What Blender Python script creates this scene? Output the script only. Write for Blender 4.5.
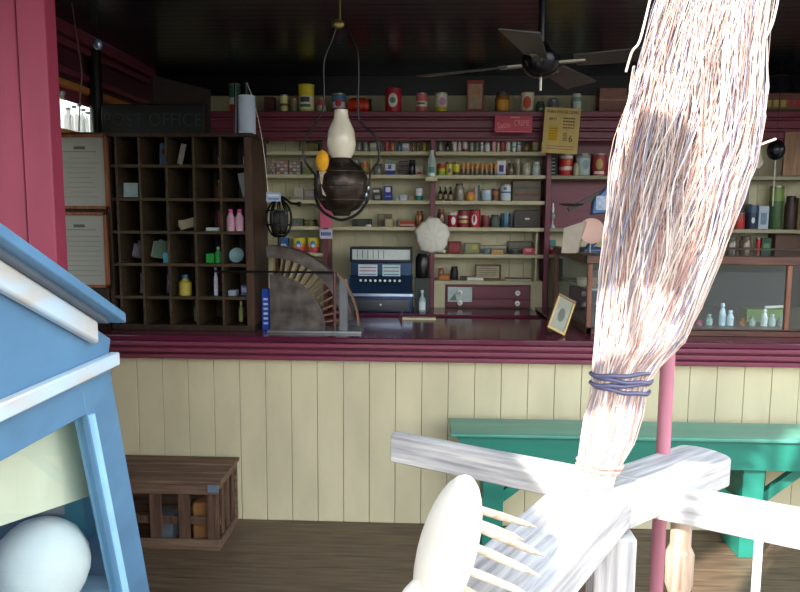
import bpy, bmesh, math, random
from mathutils import Vector, Matrix
random.seed(7)
PI = math.pi
SC = bpy.context.scene
COL = SC.collection
for o in list(bpy.data.objects):
    bpy.data.objects.remove(o)

# ------------------------------------------------------------------ camera
F = 700.0
EYE = Vector((0, 0, 1.615))
ROT = Matrix.Rotation(math.radians(2.4), 3, 'Z') @ Matrix.Rotation(math.radians(90 - 6.6), 3, 'X') @ Matrix.Rotation(math.radians(0.35), 3, 'Z')
cd = bpy.data.cameras.new('camera'); cd.sensor_width = 36; cd.lens = 36 * F / 800; cd.clip_start = 0.02
cam = bpy.data.objects.new('camera', cd); COL.objects.link(cam)
cam.matrix_world = Matrix.Translation(EYE) @ ROT.to_4x4()
SC.camera = cam

# ------------------------------------------------------------------ light
SC.view_settings.view_transform = 'Standard'
SC.view_settings.look = 'None'
SC.view_settings.gamma = 1
SC.view_settings.use_curve_mapping = False
SC.view_settings.exposure = 1.45
W = bpy.data.worlds.new('sky'); SC.world = W; W.use_nodes = True
nt = W.node_tree; nt.nodes.clear()
wo = nt.nodes.new('ShaderNodeOutputWorld'); bg = nt.nodes.new('ShaderNodeBackground')
tc = nt.nodes.new('ShaderNodeTexCoord'); sp = nt.nodes.new('ShaderNodeSeparateXYZ')
rp = nt.nodes.new('ShaderNodeValToRGB'); mp = nt.nodes.new('ShaderNodeMapRange')
mp.inputs['From Min'].default_value = -0.3; mp.inputs['From Max'].default_value = 0.7
nt.links.new(tc.outputs['Generated'], sp.inputs[0]); nt.links.new(sp.outputs['Z'], mp.inputs['Value'])
nt.links.new(mp.outputs[0], rp.inputs[0]); nt.links.new(rp.outputs[0], bg.inputs[0]); nt.links.new(bg.outputs[0], wo.inputs[0])
e = rp.color_ramp.elements
e[0].position = 0.0; e[0].color = (.10, .11, .09, 1)
e[1].position = 1.0; e[1].color = (.62, .80, 1.0, 1)
k = e.new(0.29); k.color = (.14, .15, .13, 1)
k = e.new(0.40); k.color = (1.0, 1.0, .98, 1)
wn = nt.nodes.new('ShaderNodeTexNoise'); wn.inputs['Scale'].default_value = 3.5; wn.inputs['Detail'].default_value = 5
ad = nt.nodes.new('ShaderNodeMath'); ad.operation = 'MULTIPLY_ADD'; ad.inputs[1].default_value = .45; ad.inputs[2].default_value = -.235
a2 = nt.nodes.new('ShaderNodeMath'); a2.operation = 'ADD'
nt.links.new(tc.outputs['Generated'], wn.inputs['Vector']); nt.links.new(wn.outputs[0], ad.inputs[0]); nt.links.new(ad.outputs[0], a2.inputs[0]); nt.links.new(mp.outputs[0], a2.inputs[1]); nt.links.new(a2.outputs[0], rp.inputs[0])
bg.inputs['Strength'].default_value = 1.85
sd = Vector((.8, 1.0, -.9)).normalized()
sl = bpy.data.lights.new('sun', 'SUN'); sl.energy = 4.8; sl.angle = math.radians(0.9); sl.color = (1, .95, .9)
sun = bpy.data.objects.new('sun', sl); COL.objects.link(sun)
sun.rotation_euler = sd.to_track_quat('-Z', 'Y').to_euler(); sun.location = (-4, -5, 6)

# ------------------------------------------------------------------ helpers
def ray(px, py):
    return ROT @ Vector(((px - 400) / F, (296 - py) / F, -1))
def P(px, py, Y):
    d = ray(px, py); return EYE + d * (Y / d.y)
def PX(px, py, X):
    d = ray(px, py); return EYE + d * (X / d.x)
def PZ(px, py, Z):
    d = ray(px, py); return EYE + d * ((Z - EYE.z) / d.z)

def lin(c):
    if isinstance(c, str):
        c = c.lstrip('#'); c = [int(c[i:i + 2], 16) / 255 for i in (0, 2, 4)]
    return tuple(((v / 12.92) if v <= .04045 else ((v + .055) / 1.055) ** 2.4) for v in c[:3]) + (1,)
_M = {}
def mat(col, rough=.5, metal=0.0, var=0.12, scale=14.0, stretch=(1, 1, 1), bump=0.0, name=None, alpha=1.0, spec=.5, col2=None, trans=0.0, detail=4.0, ior=1.45):
    key = (col, rough, metal, var, scale, stretch, bump, alpha, spec, col2, trans)
    if key in _M: return _M[key]
    m = bpy.data.materials.new(name or 'paint_' + str(len(_M))); m.use_nodes = True
    t = m.node_tree; b = t.nodes['Principled BSDF']
    b.inputs['Roughness'].default_value = rough; b.inputs['Metallic'].default_value = metal
    b.inputs['Specular IOR Level'].default_value = spec
    b.inputs['IOR'].default_value = ior
    if alpha < 1: b.inputs['Alpha'].default_value = alpha
    if trans: b.inputs['Transmission Weight'].default_value = trans
    c = lin(col)
    tcn = t.nodes.new('ShaderNodeTexCoord'); mpn = t.nodes.new('ShaderNodeMapping'); mpn.inputs['Scale'].default_value = stretch
    no = t.nodes.new('ShaderNodeTexNoise'); no.inputs['Scale'].default_value = scale; no.inputs['Detail'].default_value = detail
    t.links.new(tcn.outputs['Object'], mpn.inputs[0]); t.links.new(mpn.outputs[0], no.inputs['Vector'])
    r = t.nodes.new('ShaderNodeValToRGB'); r.color_ramp.elements[0].position = .3; r.color_ramp.elements[1].position = .7
    a = tuple(v * (1 - var) for v in c[:3]) + (1,)
    z = lin(col2) if col2 else tuple(min(1, v * (1 + var)) for v in c[:3]) + (1,)
    r.color_ramp.elements[0].color = a; r.color_ramp.elements[1].color = z
    t.links.new(no.outputs[0], r.inputs[0]); t.links.new(r.outputs[0], b.inputs['Base Color'])
    if bump:
        bn = t.nodes.new('ShaderNodeBump'); bn.inputs['Strength'].default_value = bump; bn.inputs['Distance'].default_value = .01
        t.links.new(no.outputs[0], bn.inputs['Height']); t.links.new(bn.outputs[0], b.inputs['Normal'])
    _M[key] = m; return m
def wood(col, col2=None, axis='x', rough=.6, bump=.25, spec=.4):
    st = {'x': (1, 14, 14), 'y': (14, 1, 14), 'z': (14, 14, 1)}[axis]
    return mat(col, rough, 0, .3, 4.0, st, bump, col2=col2, spec=spec, detail=6.0)
def pane_mat():
    if 'pane' in _M: return _M['pane']
    m = bpy.data.materials.new('pane_glass'); m.use_nodes = True; t = m.node_tree; t.nodes.clear()
    o = t.nodes.new('ShaderNodeOutputMaterial'); mx = t.nodes.new('ShaderNodeMixShader'); fr = t.nodes.new('ShaderNodeFresnel'); fr.inputs[0].default_value = 1.9
    a = t.nodes.new('ShaderNodeBsdfTransparent'); a.inputs[0].default_value = (.93, .97, .96, 1)
    g = t.nodes.new('ShaderNodeBsdfGlossy'); g.inputs['Roughness'].default_value = .02
    ge = t.nodes.new('ShaderNodeNewGeometry'); sb_ = t.nodes.new('ShaderNodeMath'); sb_.operation = 'SUBTRACT'; sb_.inputs[0].default_value = 1.0
    mu = t.nodes.new('ShaderNodeMath'); mu.operation = 'MULTIPLY'
    t.links.new(ge.outputs['Backfacing'], sb_.inputs[1]); t.links.new(fr.outputs[0], mu.inputs[0]); t.links.new(sb_.outputs[0], mu.inputs[1]); t.links.new(mu.outputs[0], mx.inputs[0]); t.links.new(a.outputs[0], mx.inputs[1]); t.links.new(g.outputs[0], mx.inputs[2]); t.links.new(mx.outputs[0], o.inputs[0])
    _M['pane'] = m; return m

class G:
    """collects shapes; build() links them as one mesh object"""
    def __init__(s): s.v = []; s.f = []; s.mi = []; s.mats = []
    def _m(s, m):
        if m not in s.mats: s.mats.append(m)
        return s.mats.index(m)
    def add(s, vs, fs, m):
        n = len(s.v); i = s._m(m); s.v += [tuple(v) for v in vs]
        for f in fs: s.f.append([n + q for q in f]); s.mi.append(i)
        return s
    def box(s, c, d, m, R=None):
        hx, hy, hz = d[0] / 2, d[1] / 2, d[2] / 2; c = Vector(c)
        vs = [Vector((x, y, z)) for x in (-hx, hx) for y in (-hy, hy) for z in (-hz, hz)]
        if R is not None: vs = [R @ v for v in vs]
        return s.add([v + c for v in vs], [(0, 1, 3, 2), (4, 6, 7, 5), (0, 4, 5, 1), (2, 3, 7, 6), (0, 2, 6, 4), (1, 5, 7, 3)], m)
    def bx(s, x0, x1, y0, y1, z0, z1, m):
        return s.box(((x0 + x1) / 2, (y0 + y1) / 2, (z0 + z1) / 2), (abs(x1 - x0), abs(y1 - y0), abs(z1 - z0)), m)
    def bar(s, a, b, w, h, m, up=(0, 0, 1)):
        a = Vector(a); b = Vector(b); d = b - a; L = d.length; d.normalize(); u = Vector(up)
        if abs(d.dot(u)) > .98: u = Vector((1, 0, 0))
        y = u.cross(d).normalized(); z = d.cross(y)
        R = Matrix((d, y, z)).transposed()
        return s.box((a + b) / 2, (L, w, h), m, R)
    def prism(s, pts, ext, m):
        """planar polygon pts (3D) extruded by vector ext"""
        n = len(pts); e_ = Vector(ext); A = [Vector(p) for p in pts]; B = [p + e_ for p in A]
        fs = [tuple(range(n))[::-1], tuple(range(n, 2 * n))] + [(i, (i + 1) % n, n + (i + 1) % n, n + i) for i in range(n)]
        return s.add(A + B, fs, m)
    def lathe(s, prof, m, n=20, at=(0, 0, 0), R=None, cap=True):
        """prof: [(r,z)] or [(r,z,mat_of_segment_above)]"""
        at = Vector(at); vs = []
        for p in prof:
            for i in range(n):
                a = 2 * PI * i / n; v = Vector((p[0] * math.cos(a), p[0] * math.sin(a), p[1]))
                vs.append((R @ v if R is not None else v) + at)
        base = len(s.v); s.v += [tuple(v) for v in vs]
        for j in range(len(prof) - 1):
            mm = prof[j][2] if len(prof[j]) > 2 else m; k_ = s._m(mm)
            for i in range(n):
                s.f.append([base + j * n + i, base + j * n + (i + 1) % n, base + (j + 1) * n + (i + 1) % n, base + (j + 1) * n + i]); s.mi.append(k_)
        if cap:
            s.f.append([base + i for i in range(n)][::-1]); s.mi.append(s._m(prof[0][2] if len(prof[0]) > 2 else m))
            q = base + (len(prof) - 1) * n
            s.f.append([q + i for i in range(n)]); s.mi.append(s._m(m if len(prof[-2]) < 3 else prof[-2][2]))
        return s
    def tube(s, pts, r, m, n=8, closed=False):
        pts = [Vector(p) for p in pts]; N = len(pts); rs = r if isinstance(r, (list, tuple)) else [r] * N
        base = len(s.v); k_ = s._m(m); prev = None
        for i, p in enumerate(pts):
            if closed: d = pts[(i + 1) % N] - pts[i - 1]
            else: d = pts[min(i + 1, N - 1)] - pts[max(i - 1, 0)]
            d.normalize()
            if prev is None:
                u = Vector((0, 0, 1)) if abs(d.z) < .9 else Vector((1, 0, 0)); u = (u - d * u.dot(d)).normalized()
            else: u = (prev - d * prev.dot(d)).normalized()
            prev = u; w = d.cross(u)
            for j in range(n):
                a = 2 * PI * j / n; s.v.append(tuple(p + (u * math.cos(a) + w * math.sin(a)) * rs[i]))
        for i in range(N if closed else N - 1):
            for j in range(n):
                a0 = base + i * n; a1 = base + ((i + 1) % N) * n
                s.f.append([a0 + j, a0 + (j + 1) % n, a1 + (j + 1) % n, a1 + j]); s.mi.append(k_)
        if not closed:
            s.f.append([base + j for j in range(n)][::-1]); s.f.append([base + (N - 1) * n + j for j in range(n)]); s.mi += [k_, k_]
        return s
    def blob(s, c, r, m, seg=16, R=None, noise=0):
        vs = []; rings = seg // 2; c = Vector(c)
        for i in range(rings + 1):
            t_ = PI * i / rings
            for j in range(seg):
                a = 2 * PI * j / seg; q = 1 + noise * random.uniform(-1, 1)
                v = Vector((r[0] * math.sin(t_) * math.cos(a) * q, r[1] * math.sin(t_) * math.sin(a) * q, r[2] * math.cos(t_) * q))
                vs.append((R @ v if R is not None else v) + c)
        return s.add(vs, [(i * seg + j, i * seg + (j + 1) % seg, (i + 1) * seg + (j + 1) % seg, (i + 1) * seg + j)[::-1] for i in range(rings) for j in range(seg)], m)
    def build(s, name, parent=None, bevel=0.0, smooth=True, label=None, kind=None, loc=None):
        me = bpy.data.meshes.new(name); vv = s.v
        if loc is not None: vv = [(v[0] - loc[0], v[1] - loc[1], v[2] - loc[2]) for v in vv]
        me.from_pydata(vv, [], s.f)
        for m in s.mats: me.materials.append(m)
        me.polygons.foreach_set('material_index', s.mi); me.validate(); me.update()
        b = bmesh.new(); b.from_mesh(me); bmesh.ops.recalc_face_normals(b, faces=b.faces); b.to_mesh(me); b.free()
        if smooth:
            me.polygons.foreach_set('use_smooth', [True] * len(me.polygons)); me.set_sharp_from_angle(angle=math.radians(38))
        o = bpy.data.objects.new(name, me); COL.objects.link(o)
        if loc is not None: o.location = loc
        if parent is not None: o.parent = parent
        if bevel:
            bv = o.modifiers.new('bevel', 'BEVEL'); bv.width = bevel; bv.segments = 2; bv.limit_method = 'ANGLE'; bv.angle_limit = math.radians(40)
        if label: o['label'] = label
        if kind: o['kind'] = kind
        return o
def tag(o, label, cat, group=None):
    o['label'] = label; o['category'] = cat
    if group: o['group'] = group
    return o
def thing(name, label, cat, loc=(0, 0, 0), rz=0, group=None):
    o = bpy.data.objects.new(name, None); COL.objects.link(o); o.location = loc; o.rotation_euler = (0, 0, rz); o.empty_display_size = .05
    return tag(o, label, cat, group)
def struct(g, name, **k): return g.build(name, kind='structure', **k)
def text(body, size, m, name, parent, loc, rot=(PI / 2, 0, 0), extrude=.0008, align='CENTER', sx=1.0):
    c = bpy.data.curves.new(name, 'FONT'); c.body = body; c.size = size; c.extrude = extrude; c.align_x = align; c.align_y = 'CENTER'
    t = bpy.data.objects.new(name + '_c', c); COL.objects.link(t)
    dg = bpy.context.evaluated_depsgraph_get(); dg.update()
    me = bpy.data.meshes.new_from_object(t.evaluated_get(dg)); bpy.data.objects.remove(t)
    me.materials.clear(); me.materials.append(m); me.name = name
    o = bpy.data.objects.new(name, me); COL.objects.link(o); o.location = loc; o.rotation_euler = rot; o.scale = (sx, 1, 1)
    if parent is not None: o.parent = parent
    return o

# ------------------------------------------------------------------ common materials
CREAM = mat('#c8be9c', .45, 0, .10, 5.0, (1, 1, .4), .05, name='cream_paint')
CREAM_IN = mat('#bdb695', .5, 0, .10, 6.0, name='cream_shelf_paint')
MAROON = mat('#793a4c', .28, 0, .14, 9.0, (.3, 2, 2), .05, name='maroon_gloss')
MAROON_D = mat('#6c2f3e', .4, 0, .14, 9.0, (.3, 2, 2), .05, name='maroon_shelf')
BLUE = mat('#577f9f', .5, 0, .12, 6.0, (1, 1, 2), .08, name='blue_paint')
WORN = mat('#d9c9b4', .6, 0, .22, 18.0, (1, .3, 1), .1, name='worn_cream_wood', col2='#b9d0e2')
BLACK = mat('#0c0d10', .35, 0, .2, name='black_iron')
DARKW = wood('#2b1d15', '#3d2a1e', 'z', .5)
GREEN = mat('#237362', .35, 0, .16, 8.0, (.3, 2, 2), .05, name='green_gloss')
GREY_W = wood('#b9b2ac', '#dcd6cf', 'x', .75)
LID = mat('#9a9688', .35, .8, .1, name='tin_lid')
WHITE = mat('#e6e4dc', .5, 0, .05, name='white')
PAPER = mat('#c9c6b6', .8, 0, .08, name='paper')
GLASS = pane_mat()

# ------------------------------------------------------------------ the room
ZT = P(400, 338.5, 3.47).z            # counter height, set by its front edge
ZC = P(400, 76, 5.05).z; ZW = P(400, 96.5, 5.05).z             # ceiling height
YB = 5.05; YS = 4.83                # back wall, shelf fronts
XL = -1.95; XR = 2.75
FLOOR = wood('#5b4a3b', '#76624d', 'x', .45, .2)
g = G()
y = -0.2; i = 0
while y < 5.2:
    g.bx(-3.2, 3.2, y + .002, y + .118, -.02, 0, FLOOR); y += .12; i += 1
g.bx(-3.2, 3.2, -.2, 5.2, -.06, -.021, BLACK)
struct(g, 'floor', smooth=False)
struct(G().bx(-12, 12, -14, -.2, -.08, -.03, mat('#5f5c55', .9, 0, .15, 3.0, bump=.2)), 'ground')

CEIL = mat('#0a121c', .24, 0, .3, 3.0, (.5, 6, 6), .06, name='black_gloss_ceiling', spec=.6)
g = G()
def edge_y(x):
    if x < -1.2: return -1.1
    if x < 1.3: return .13 + .83 * (x + 1.2)
    return 2.1
# boards run along x, thin grooves between; unseen front edge is canted to shape the sun patch
y = YB + .02
while y > -1.2:
    y0 = y - .085
    # x range where the board is inside the outline
    xr = 3.2
    if y0 < 2.1: xr = -1.2 + (y0 - .13) / .83 if y0 > .13 else -1.2
    g.bx(-3.2, xr, y0 + .004, y, ZC, ZC + .02, CEIL); g.bx(-3.2, xr, y0, y0 + .004, ZC + .006, ZC + .02, BLACK); y = y0
struct(g, 'ceiling', smooth=False)
struct(G().bx(XL - .1, XR + .1, YB, YB + .1, 0, ZW, mat('#b5ae8f', .6, 0, .1, 6.0)).bx(XL - .1, XR + .1, YB, YB + .1, ZW, ZC, BLACK), 'wall_back', smooth=False)
# left wall, with a window opening between y 3.2 and 4.27
WL = mat('#4a2531', .5, 0, .15, 6.0, name='dark_maroon_wall')
w0, w1 = 3.1, 4.5; wzs = PX(60, 131, -1.95).z; wz0, wz1 = 1.2, P(57, 83, 3.8).z
g = G(); g.bx(XL - .1, XL, 2.0, w0, 0, ZC, WL); g.bx(XL - .1, XL, w1, YB, 0, ZC, WL); g.bx(XL - .1, XL, w0, w1, 0, wz0, WL); g.bx(XL - .1, XL, w0, w1, wz1, ZC, WL)
struct(g, 'wall_left', smooth=False)
WR = mat('#6d5f52', .6, 0, .1)
g = G(); g.bx(XR, XR + .1, 1.9, 2.5, 0, ZC, WR).bx(XR, XR + .1, 4.4, YB, 0, ZC, WR).bx(XR, XR + .1, 2.5, 4.4, 0, .9, WR).bx(XR, XR + .1, 2.5, 4.4, 2.2, ZC, WR)
struct(g, 'wall_right', smooth=False)
g = G(); g.bx(XR - .02, XR + .12, 2.5, 4.4, .86, .9, MAROON).bx(XR - .02, XR + .12, 2.5, 4.4, 2.2, 2.24, MAROON).bx(XR + .03, XR + .07, 3.43, 3.47, .9, 2.2, MAROON)  # unseen window and its wall opening, added to bring daylight to the shelves
struct(g, 'added_window')
g = G()
for a, b, d in ((ZC - .06, ZC, .09), (ZC - .10, ZC - .065, .05), (ZC - .24, ZC - .20, .03)):
    g.bx(XL, XL + d, 2.0, YB - .24, a, b, MAROON_D)
struct(g, 'trim_1', bevel=.008)
ORW = mat('#b3743a', .5, 0, .15, name='orange_window_frame')
g = G(); g.bx(XL - .04, XL + .03, w0, w1, wz1 - .03, wz1, ORW); g.bx(XL - .08, XL + .06, w0, w1, wz0 - .03, wz0, ORW)
wf = struct(g, 'window_1')
tag(G().bx(XL - .07, XL + .08, w0, 4.25, wzs - .018, wzs, ORW).build('window_shelf'), 'orange-brown wooden shelf across the left window carrying clear bottles', 'shelf')
va = tag(G().bx(XL - .03, XL - .02, w0, w1, PX(60, 97, XL).z, wz1 - .03, MAROON_D).build('window_blind'), 'dark maroon blind half drawn in the left window behind the bottles', 'blind')
G().bx(XL - .08, XL - .076, w0, w1, wz0, wz1, GLASS).build('window_pane', wf)
g = G(); g.bx(-.46, 1.3, .62, .66, 2.05, 2.14, MAROON_D).bx(-.47, -.44, .62, .66, 2.05, 3.0, MAROON_D)  # unseen bars and panel, added to throw shade bands on the broom
g.prism([(-.42, .63, 2.34), (-.16, .63, 2.27), (-.17, .63, 2.62), (-.30, .63, 2.70)], (0, .02, 0), MAROON_D)
g.bx(-.30, -.285, .62, .65, 2.14, 2.42, MAROON_D)
struct(g, 'shade_frame')
struct(G().bx(-.85, -.81, -.22, -.18, -.03, 3.0, MAROON_D), 'shade_post')  # unseen post behind the camera, added to cast a shadow on the stand
# burgundy planked partition at the left, beside the display case
MP = mat('#872e45', .55, 0, .10, 5.0, (3, 3, .5), .05, name='burgundy_partition')
g = G(); yq = 1.95
xe = P(56, 200, yq).x; xg = P(27, 200, yq).x
g.bx(-3.2, xg - .004, yq, yq + .05, 0, ZC, MP); g.bx(xg + .004, xe, yq - .012, yq + .05, 0, ZC, MP); g.bx(xg - .006, xg + .006, yq + .012, yq + .05, 0, ZC, MAROON_D)
struct(g, 'wall_front', bevel=.004)

# ------------------------------------------------------------------ counter
ct = thing('store_counter', 'long store counter with cream plank front and glossy maroon top', 'counter', (0, 3.6, 0))
ct.location = (0, 0, 0)
x0, x1 = XL + .02, 2.6
g = G(); x = x0; yf = 3.53
zu = P(400, 360, yf).z
n = 0
groove = mat('#7f785d', .8, 0, .1)
while x < x1 - .01:
    xx = min(x + .1355, x1)
    g.bx(x + .0012, xx - .0012, yf - random.uniform(0, .0015), yf + .02, 0, zu + .02, CREAM); x = xx
g.bx(x0, x1, yf + .012, yf + .04, 0, zu + .02, groove)
g.build('front_panel', ct, bevel=.002)
# base of the return under the show case
g = G(); g.bx(x0, .74, 4.12, 4.15, 0, ZT - .04, CREAM_IN); g.bx(.74, 2.6, 4.72, 4.75, 0, ZT - .04, CREAM_IN); g.bx(.74, .77, 4.15, 4.72, 0, ZT - .04, CREAM_IN)
g.build('rear_panel', ct)
TOPM = mat('#5a2034', .14, 0, .2, 7.0, (.3, 2, 2), .04, name='maroon_varnished_top', spec=.6)
g = G(); g.bx(x0, x1, 3.47, 4.18, ZT - .03, ZT, TOPM); g.bx(.72, x1, 4.18, 4.76, ZT - .03, ZT, TOPM)
g.build('countertop', ct, bevel=.006)
g = G()
h = ZT - .03 - zu
for a, b, d in ((0, .24, .075), (.24, .36, .055), (.36, .62, .065), (.62, .74, .04), (.74, 1.0, .05)):
    g.bx(x0, x1, yf - d, yf + .0, ZT - .03 - h * b, ZT - .03 - h * a, MAROON)
g.build('moulding', ct, bevel=.006)

# ------------------------------------------------------------------ back shelving
def zs(py): return P(488, py, YS).z
sh = thing('wall_shelving', 'built-in cream shelving with maroon posts and cornice along the back wall', 'shelving', (0, 0, 0))
zcor0, zcor1 = P(400, 139, 4.72).z, P(400, 111, 4.72).z
ROWZ = [zs(151.5), zs(175), zs(200.8), zs(227.5), zs(254.3), zs(281)]
xa = XL + .02
px = lambda p, Yq=YS: P(p, 215, Yq).x
pil = [px(326), px(432.5), px(547)]
g = G(); x = xa
while x < XR - .2:
    g.bx(x + .001, x + .099, YB - .035, YB - .02, ZT - .3, ZW, CREAM_IN); x += .1
g.bx(xa, XR - .15, YB - .02, YB - .002, ZT - .3, ZW, CREAM_IN)
g.build('back_panel', sh, smooth=False)
for a, b, rows in ((xa, pil[0], (0, 1, 2, 3, 4)), (pil[0], pil[1], (0, 1, 2, 3)), (pil[1], pil[2], (0, 1, 2, 3, 4, 5))):
    for r in rows:
        G().bx(a + .015, b - .015, YS, YB - .036, ROWZ[r] - .026, ROWZ[r], CREAM_IN).build('shelf', sh, bevel=.003)
dark_shelf = mat('#8d876f', .5, 0, .1, 6.0)
for r in (1, 3, 4):
    G().bx(pil[2] + .015, XR - .2, YS, YB - .036, ROWZ[r] - .026, ROWZ[r], dark_shelf).build('shelf', sh, bevel=.003)
G().bx(pil[2] + .02, px(625), YB - .045, YB - .036, ROWZ[3] - .0, zcor0 + .1, MAROON_D).build('maroon_backing', sh)
for i, xp in enumerate(pil):
    G().bx(xp - .017, xp + .017, YS - .03, YB - .036, ZT - .3, zcor0 + .01, MAROON_D).build('post', sh, bevel=.003)
# narrow cream side cheeks beside the drawers
G().bx(pil[1] + .017, px(446), YS, YS + .03, ZT - .05, ROWZ[5] - .026, CREAM_IN).build('face_board', sh); G().bx(px(533), pil[2] - .017, YS, YS + .03, ZT - .05, ROWZ[5] - .026, CREAM_IN).build('face_board', sh)
G().bx(px(537), px(539), YS + .03, YB - .036, ROWZ[5], ROWZ[3] - .026, CREAM_IN).build('divider', sh)
g = G(); H = zcor1 - zcor0; xcr = XR - .2
xc0 = P(206, 125, 4.72).x
for a, b, d in ((0, .10, .04), (.10, .34, .045), (.34, .44, .07), (.44, .72, .09), (.72, .80, .11), (.80, 1.0, .15)):
    g.bx(xc0, xcr, 4.87 - d, 4.88, zcor0 + H * a, zcor0 + H * b, MAROON_D)
g.bx(xc0, xcr, 4.86, YB - .036, zcor1 - .03, zcor1, MAROON_D)
g.build('cornice', sh, bevel=.004)
# lower cupboard with the ledge on which the till stands
bc = thing('back_cupboard', 'maroon base cupboard with ledge running below the wall shelving', 'cupboard')
G().bx(xa, .70, 4.45, YS - .035, ZT - .04, ZT - .015, TOPM).build('ledge', bc, bevel=.004)
G().bx(xa, .70, 4.48, YS - .035, 0, ZT - .041, MAROON_D).build('carcass', bc)

# maroon drawers under the middle-right bay
dr = thing('drawer_cabinet', 'small maroon two drawer cabinet with white knobs below the shelves', 'drawers', (px(489), YS, ZT - .05))
ox, oy, oz = dr.location
dr.location.z = oz = ZT - .014
dx0, dx1 = px(446) + .002, px(533) - .002; zt_, zb_ = ROWZ[5] - .027, ZT - .014
G().bx(dx0 - ox, dx1 - ox, .0, .15, 0, zt_ - oz, MAROON_D).build('body', dr)
zm = (P(489, 299, YS).z)
KN = mat('#e9e6df', .25, 0, .03, name='porcelain_knob')
for a, b in ((zm + .004, zt_ - .008), (zb_ + .012, zm - .004)):
    d = G().bx(dx0 + .008 - ox, dx1 - .008 - ox, -.014, .0, a - oz, b - oz, MAROON_D).build('drawer', dr, bevel=.003)
    for kx in (461, 519):
        zc = (a + b) / 2 - oz
        R = Matrix.Rotation(PI / 2, 3, 'X')
        G().lathe([(.006, 0), (.007, .01), (.018, .014), (.019, .022), (.012, .028), (.002, .029)], KN, 14, (px(kx) - ox, -.014, zc), R).lathe([(.004, 0), (.004, .002)], BLACK, 8, (px(kx) - ox, -.043, zc), R).build('knob', d)
a = P(448, 287, YS - .02); b = P(472, 302, YS - .02)
g = G(); g.bx(a.x, b.x, YS - .0175, YS - .0155, b.z, a.z, mat('#b9c9c6', .7, 0, .1)); 
pc = g.build('picture_card'); tag(pc, 'pale landscape picture card pinned over the upper maroon drawer', 'card')
g = G(); g.prism([(a.x + .01, YS - .0180, b.z + .01), (a.x + .06, YS - .018, b.z + .01), (a.x + .05, YS - .018, b.z + .06)], (0, .0004, 0), mat('#6f7f80', .7)); g.build('printed_picture', pc)

# ------------------------------------------------------------------ shelf goods
SHN = ['top', 'second', 'third', 'fourth', 'fifth', 'bottom']
BAY = {'A': 'shelf of the left bay', 'B': 'shelf above the cash register', 'C': 'shelf above the maroon drawers', 'D': 'shelf below the yellow poster', 'E': 'shelf in the far right bay'}
def place(x0, x1, yt, Y, z0):
    a = P((x0 + x1) / 2, yt, Y); w = (P(x1, yt, Y) - P(x0, yt, Y)).length
    return a.x, w, max(.015, a.z - z0)
EMB = {}
def emblem(root, r, z, s, col, Y, kind='oval'):
    """curved patch wrapped on the front of a round tin"""
    g = G(); m = mat(col, .45, 0, .08, 20); N = 10; K = 6; vs = []; fs = []
    for i in range(N + 1):
        for j in range(K + 1):
            u = -1 + 2 * i / N; v = -1 + 2 * j / K
            vv = v * math.sqrt(max(0, 1 - u * u)) if kind == 'oval' else v
            a = -PI / 2 + u * s[0] / r
            vs.append(((r + .0009) * math.cos(a), (r + .0009) * math.sin(a), z + vv * s[1]))
    for i in range(N):
        for j in range(K): fs.append((i * (K + 1) + j, (i + 1) * (K + 1) + j, (i + 1) * (K + 1) + j + 1, i * (K + 1) + j + 1))
    return g.add(vs, fs, m).build('emblem', root)
def tin(name, label, cat, x0, x1, yt, Y, z0, bands, emb=None, lid=LID, group=None, rz=None, emb2=None, rim=True):
    x, w, h = place(x0, x1, yt, Y, z0); r = w / 2
    root = thing(name, label, cat, (x, Y + r * .0, z0), random.uniform(-.3, .3) if rz is None else rz, group)
    prof = [(r * .97, 0, LID), (r, .003)]
    prof = [(r * .97, 0, LID)]
    hh = h * (.93 if rim else 1)
    for i, (t, c) in enumerate(bands): prof.append((r, .003 + (hh - .003) * t, mat(c, .38, 0, .10, 22)))
    prof.append((r, hh))
    G().lathe(prof, LID, 24).build('body', root)
    if rim: G().lathe([(r * 1.0, hh), (r * 1.03, hh + .002), (r * 1.03, h - .001), (r * .96, h), (r * .93, h - .003)], lid, 24).build('lid', root)
    if emb: emblem(root, r, h * emb[0], (r * emb[1], h * emb[2]), emb[3], Y, emb[4] if len(emb) > 4 else 'oval')
    if emb2: emblem(root, r + .0009, h * emb2[0], (r * emb2[1], h * emb2[2]), emb2[3], Y, emb2[4] if len(emb2) > 4 else 'oval')
    return root
def jar(name, label, cat, x0, x1, yt, Y, z0, c, lidc, glass=True, neck=.8, group=None, lab=None, lidh=.18):
    x, w, h = place(x0, x1, yt, Y, z0); r = w / 2
    root = thing(name, label, cat, (x, Y, z0), random.uniform(-.3, .3), group)
    m = mat(c, .15, 0, .12, 20, spec=.8) if glass else mat(c, .5, 0, .1, 20)
    hb = h * (1 - lidh)
    G().lathe([(r * .9, 0), (r, h * .05), (r, hb * .82), (r * neck, hb)], m, 20).build('body', root)
    ml = mat(lidc, .4, 0, .08, 20)
    G().lathe([(r * neck * 1.02, hb), (r * neck * 1.04, h * .98), (r * neck * .9, h)], ml, 20).build('lid', root)
    if lab: emblem(root, r, hb * .42, (r * .85, hb * .3), lab, Y, 'box')
    return root
def bottle(name, label, x0, x1, yt, Y, z0, c, capc, group=None, lab=None):
    x, w, h = place(x0, x1, yt, Y, z0); r = w / 2
    root = thing(name, label, 'bottle', (x, Y, z0), 0, group)
    m = mat(c, .15, 0, .1, 20, spec=.8)
    G().lathe([(r * .9, 0), (r, h * .03), (r, h * .52), (r * .8, h * .62), (r * .35, h * .72), (r * .33, h * .88)], m, 16).build('body', root)
    G().lathe([(r * .42, h * .87), (r * .42, h)], mat(capc, .4), 14).build('cap', root)
    if lab: emblem(root, r, h * .28, (r * .9, h * .18), lab, Y, 'box')
    return root
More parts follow.
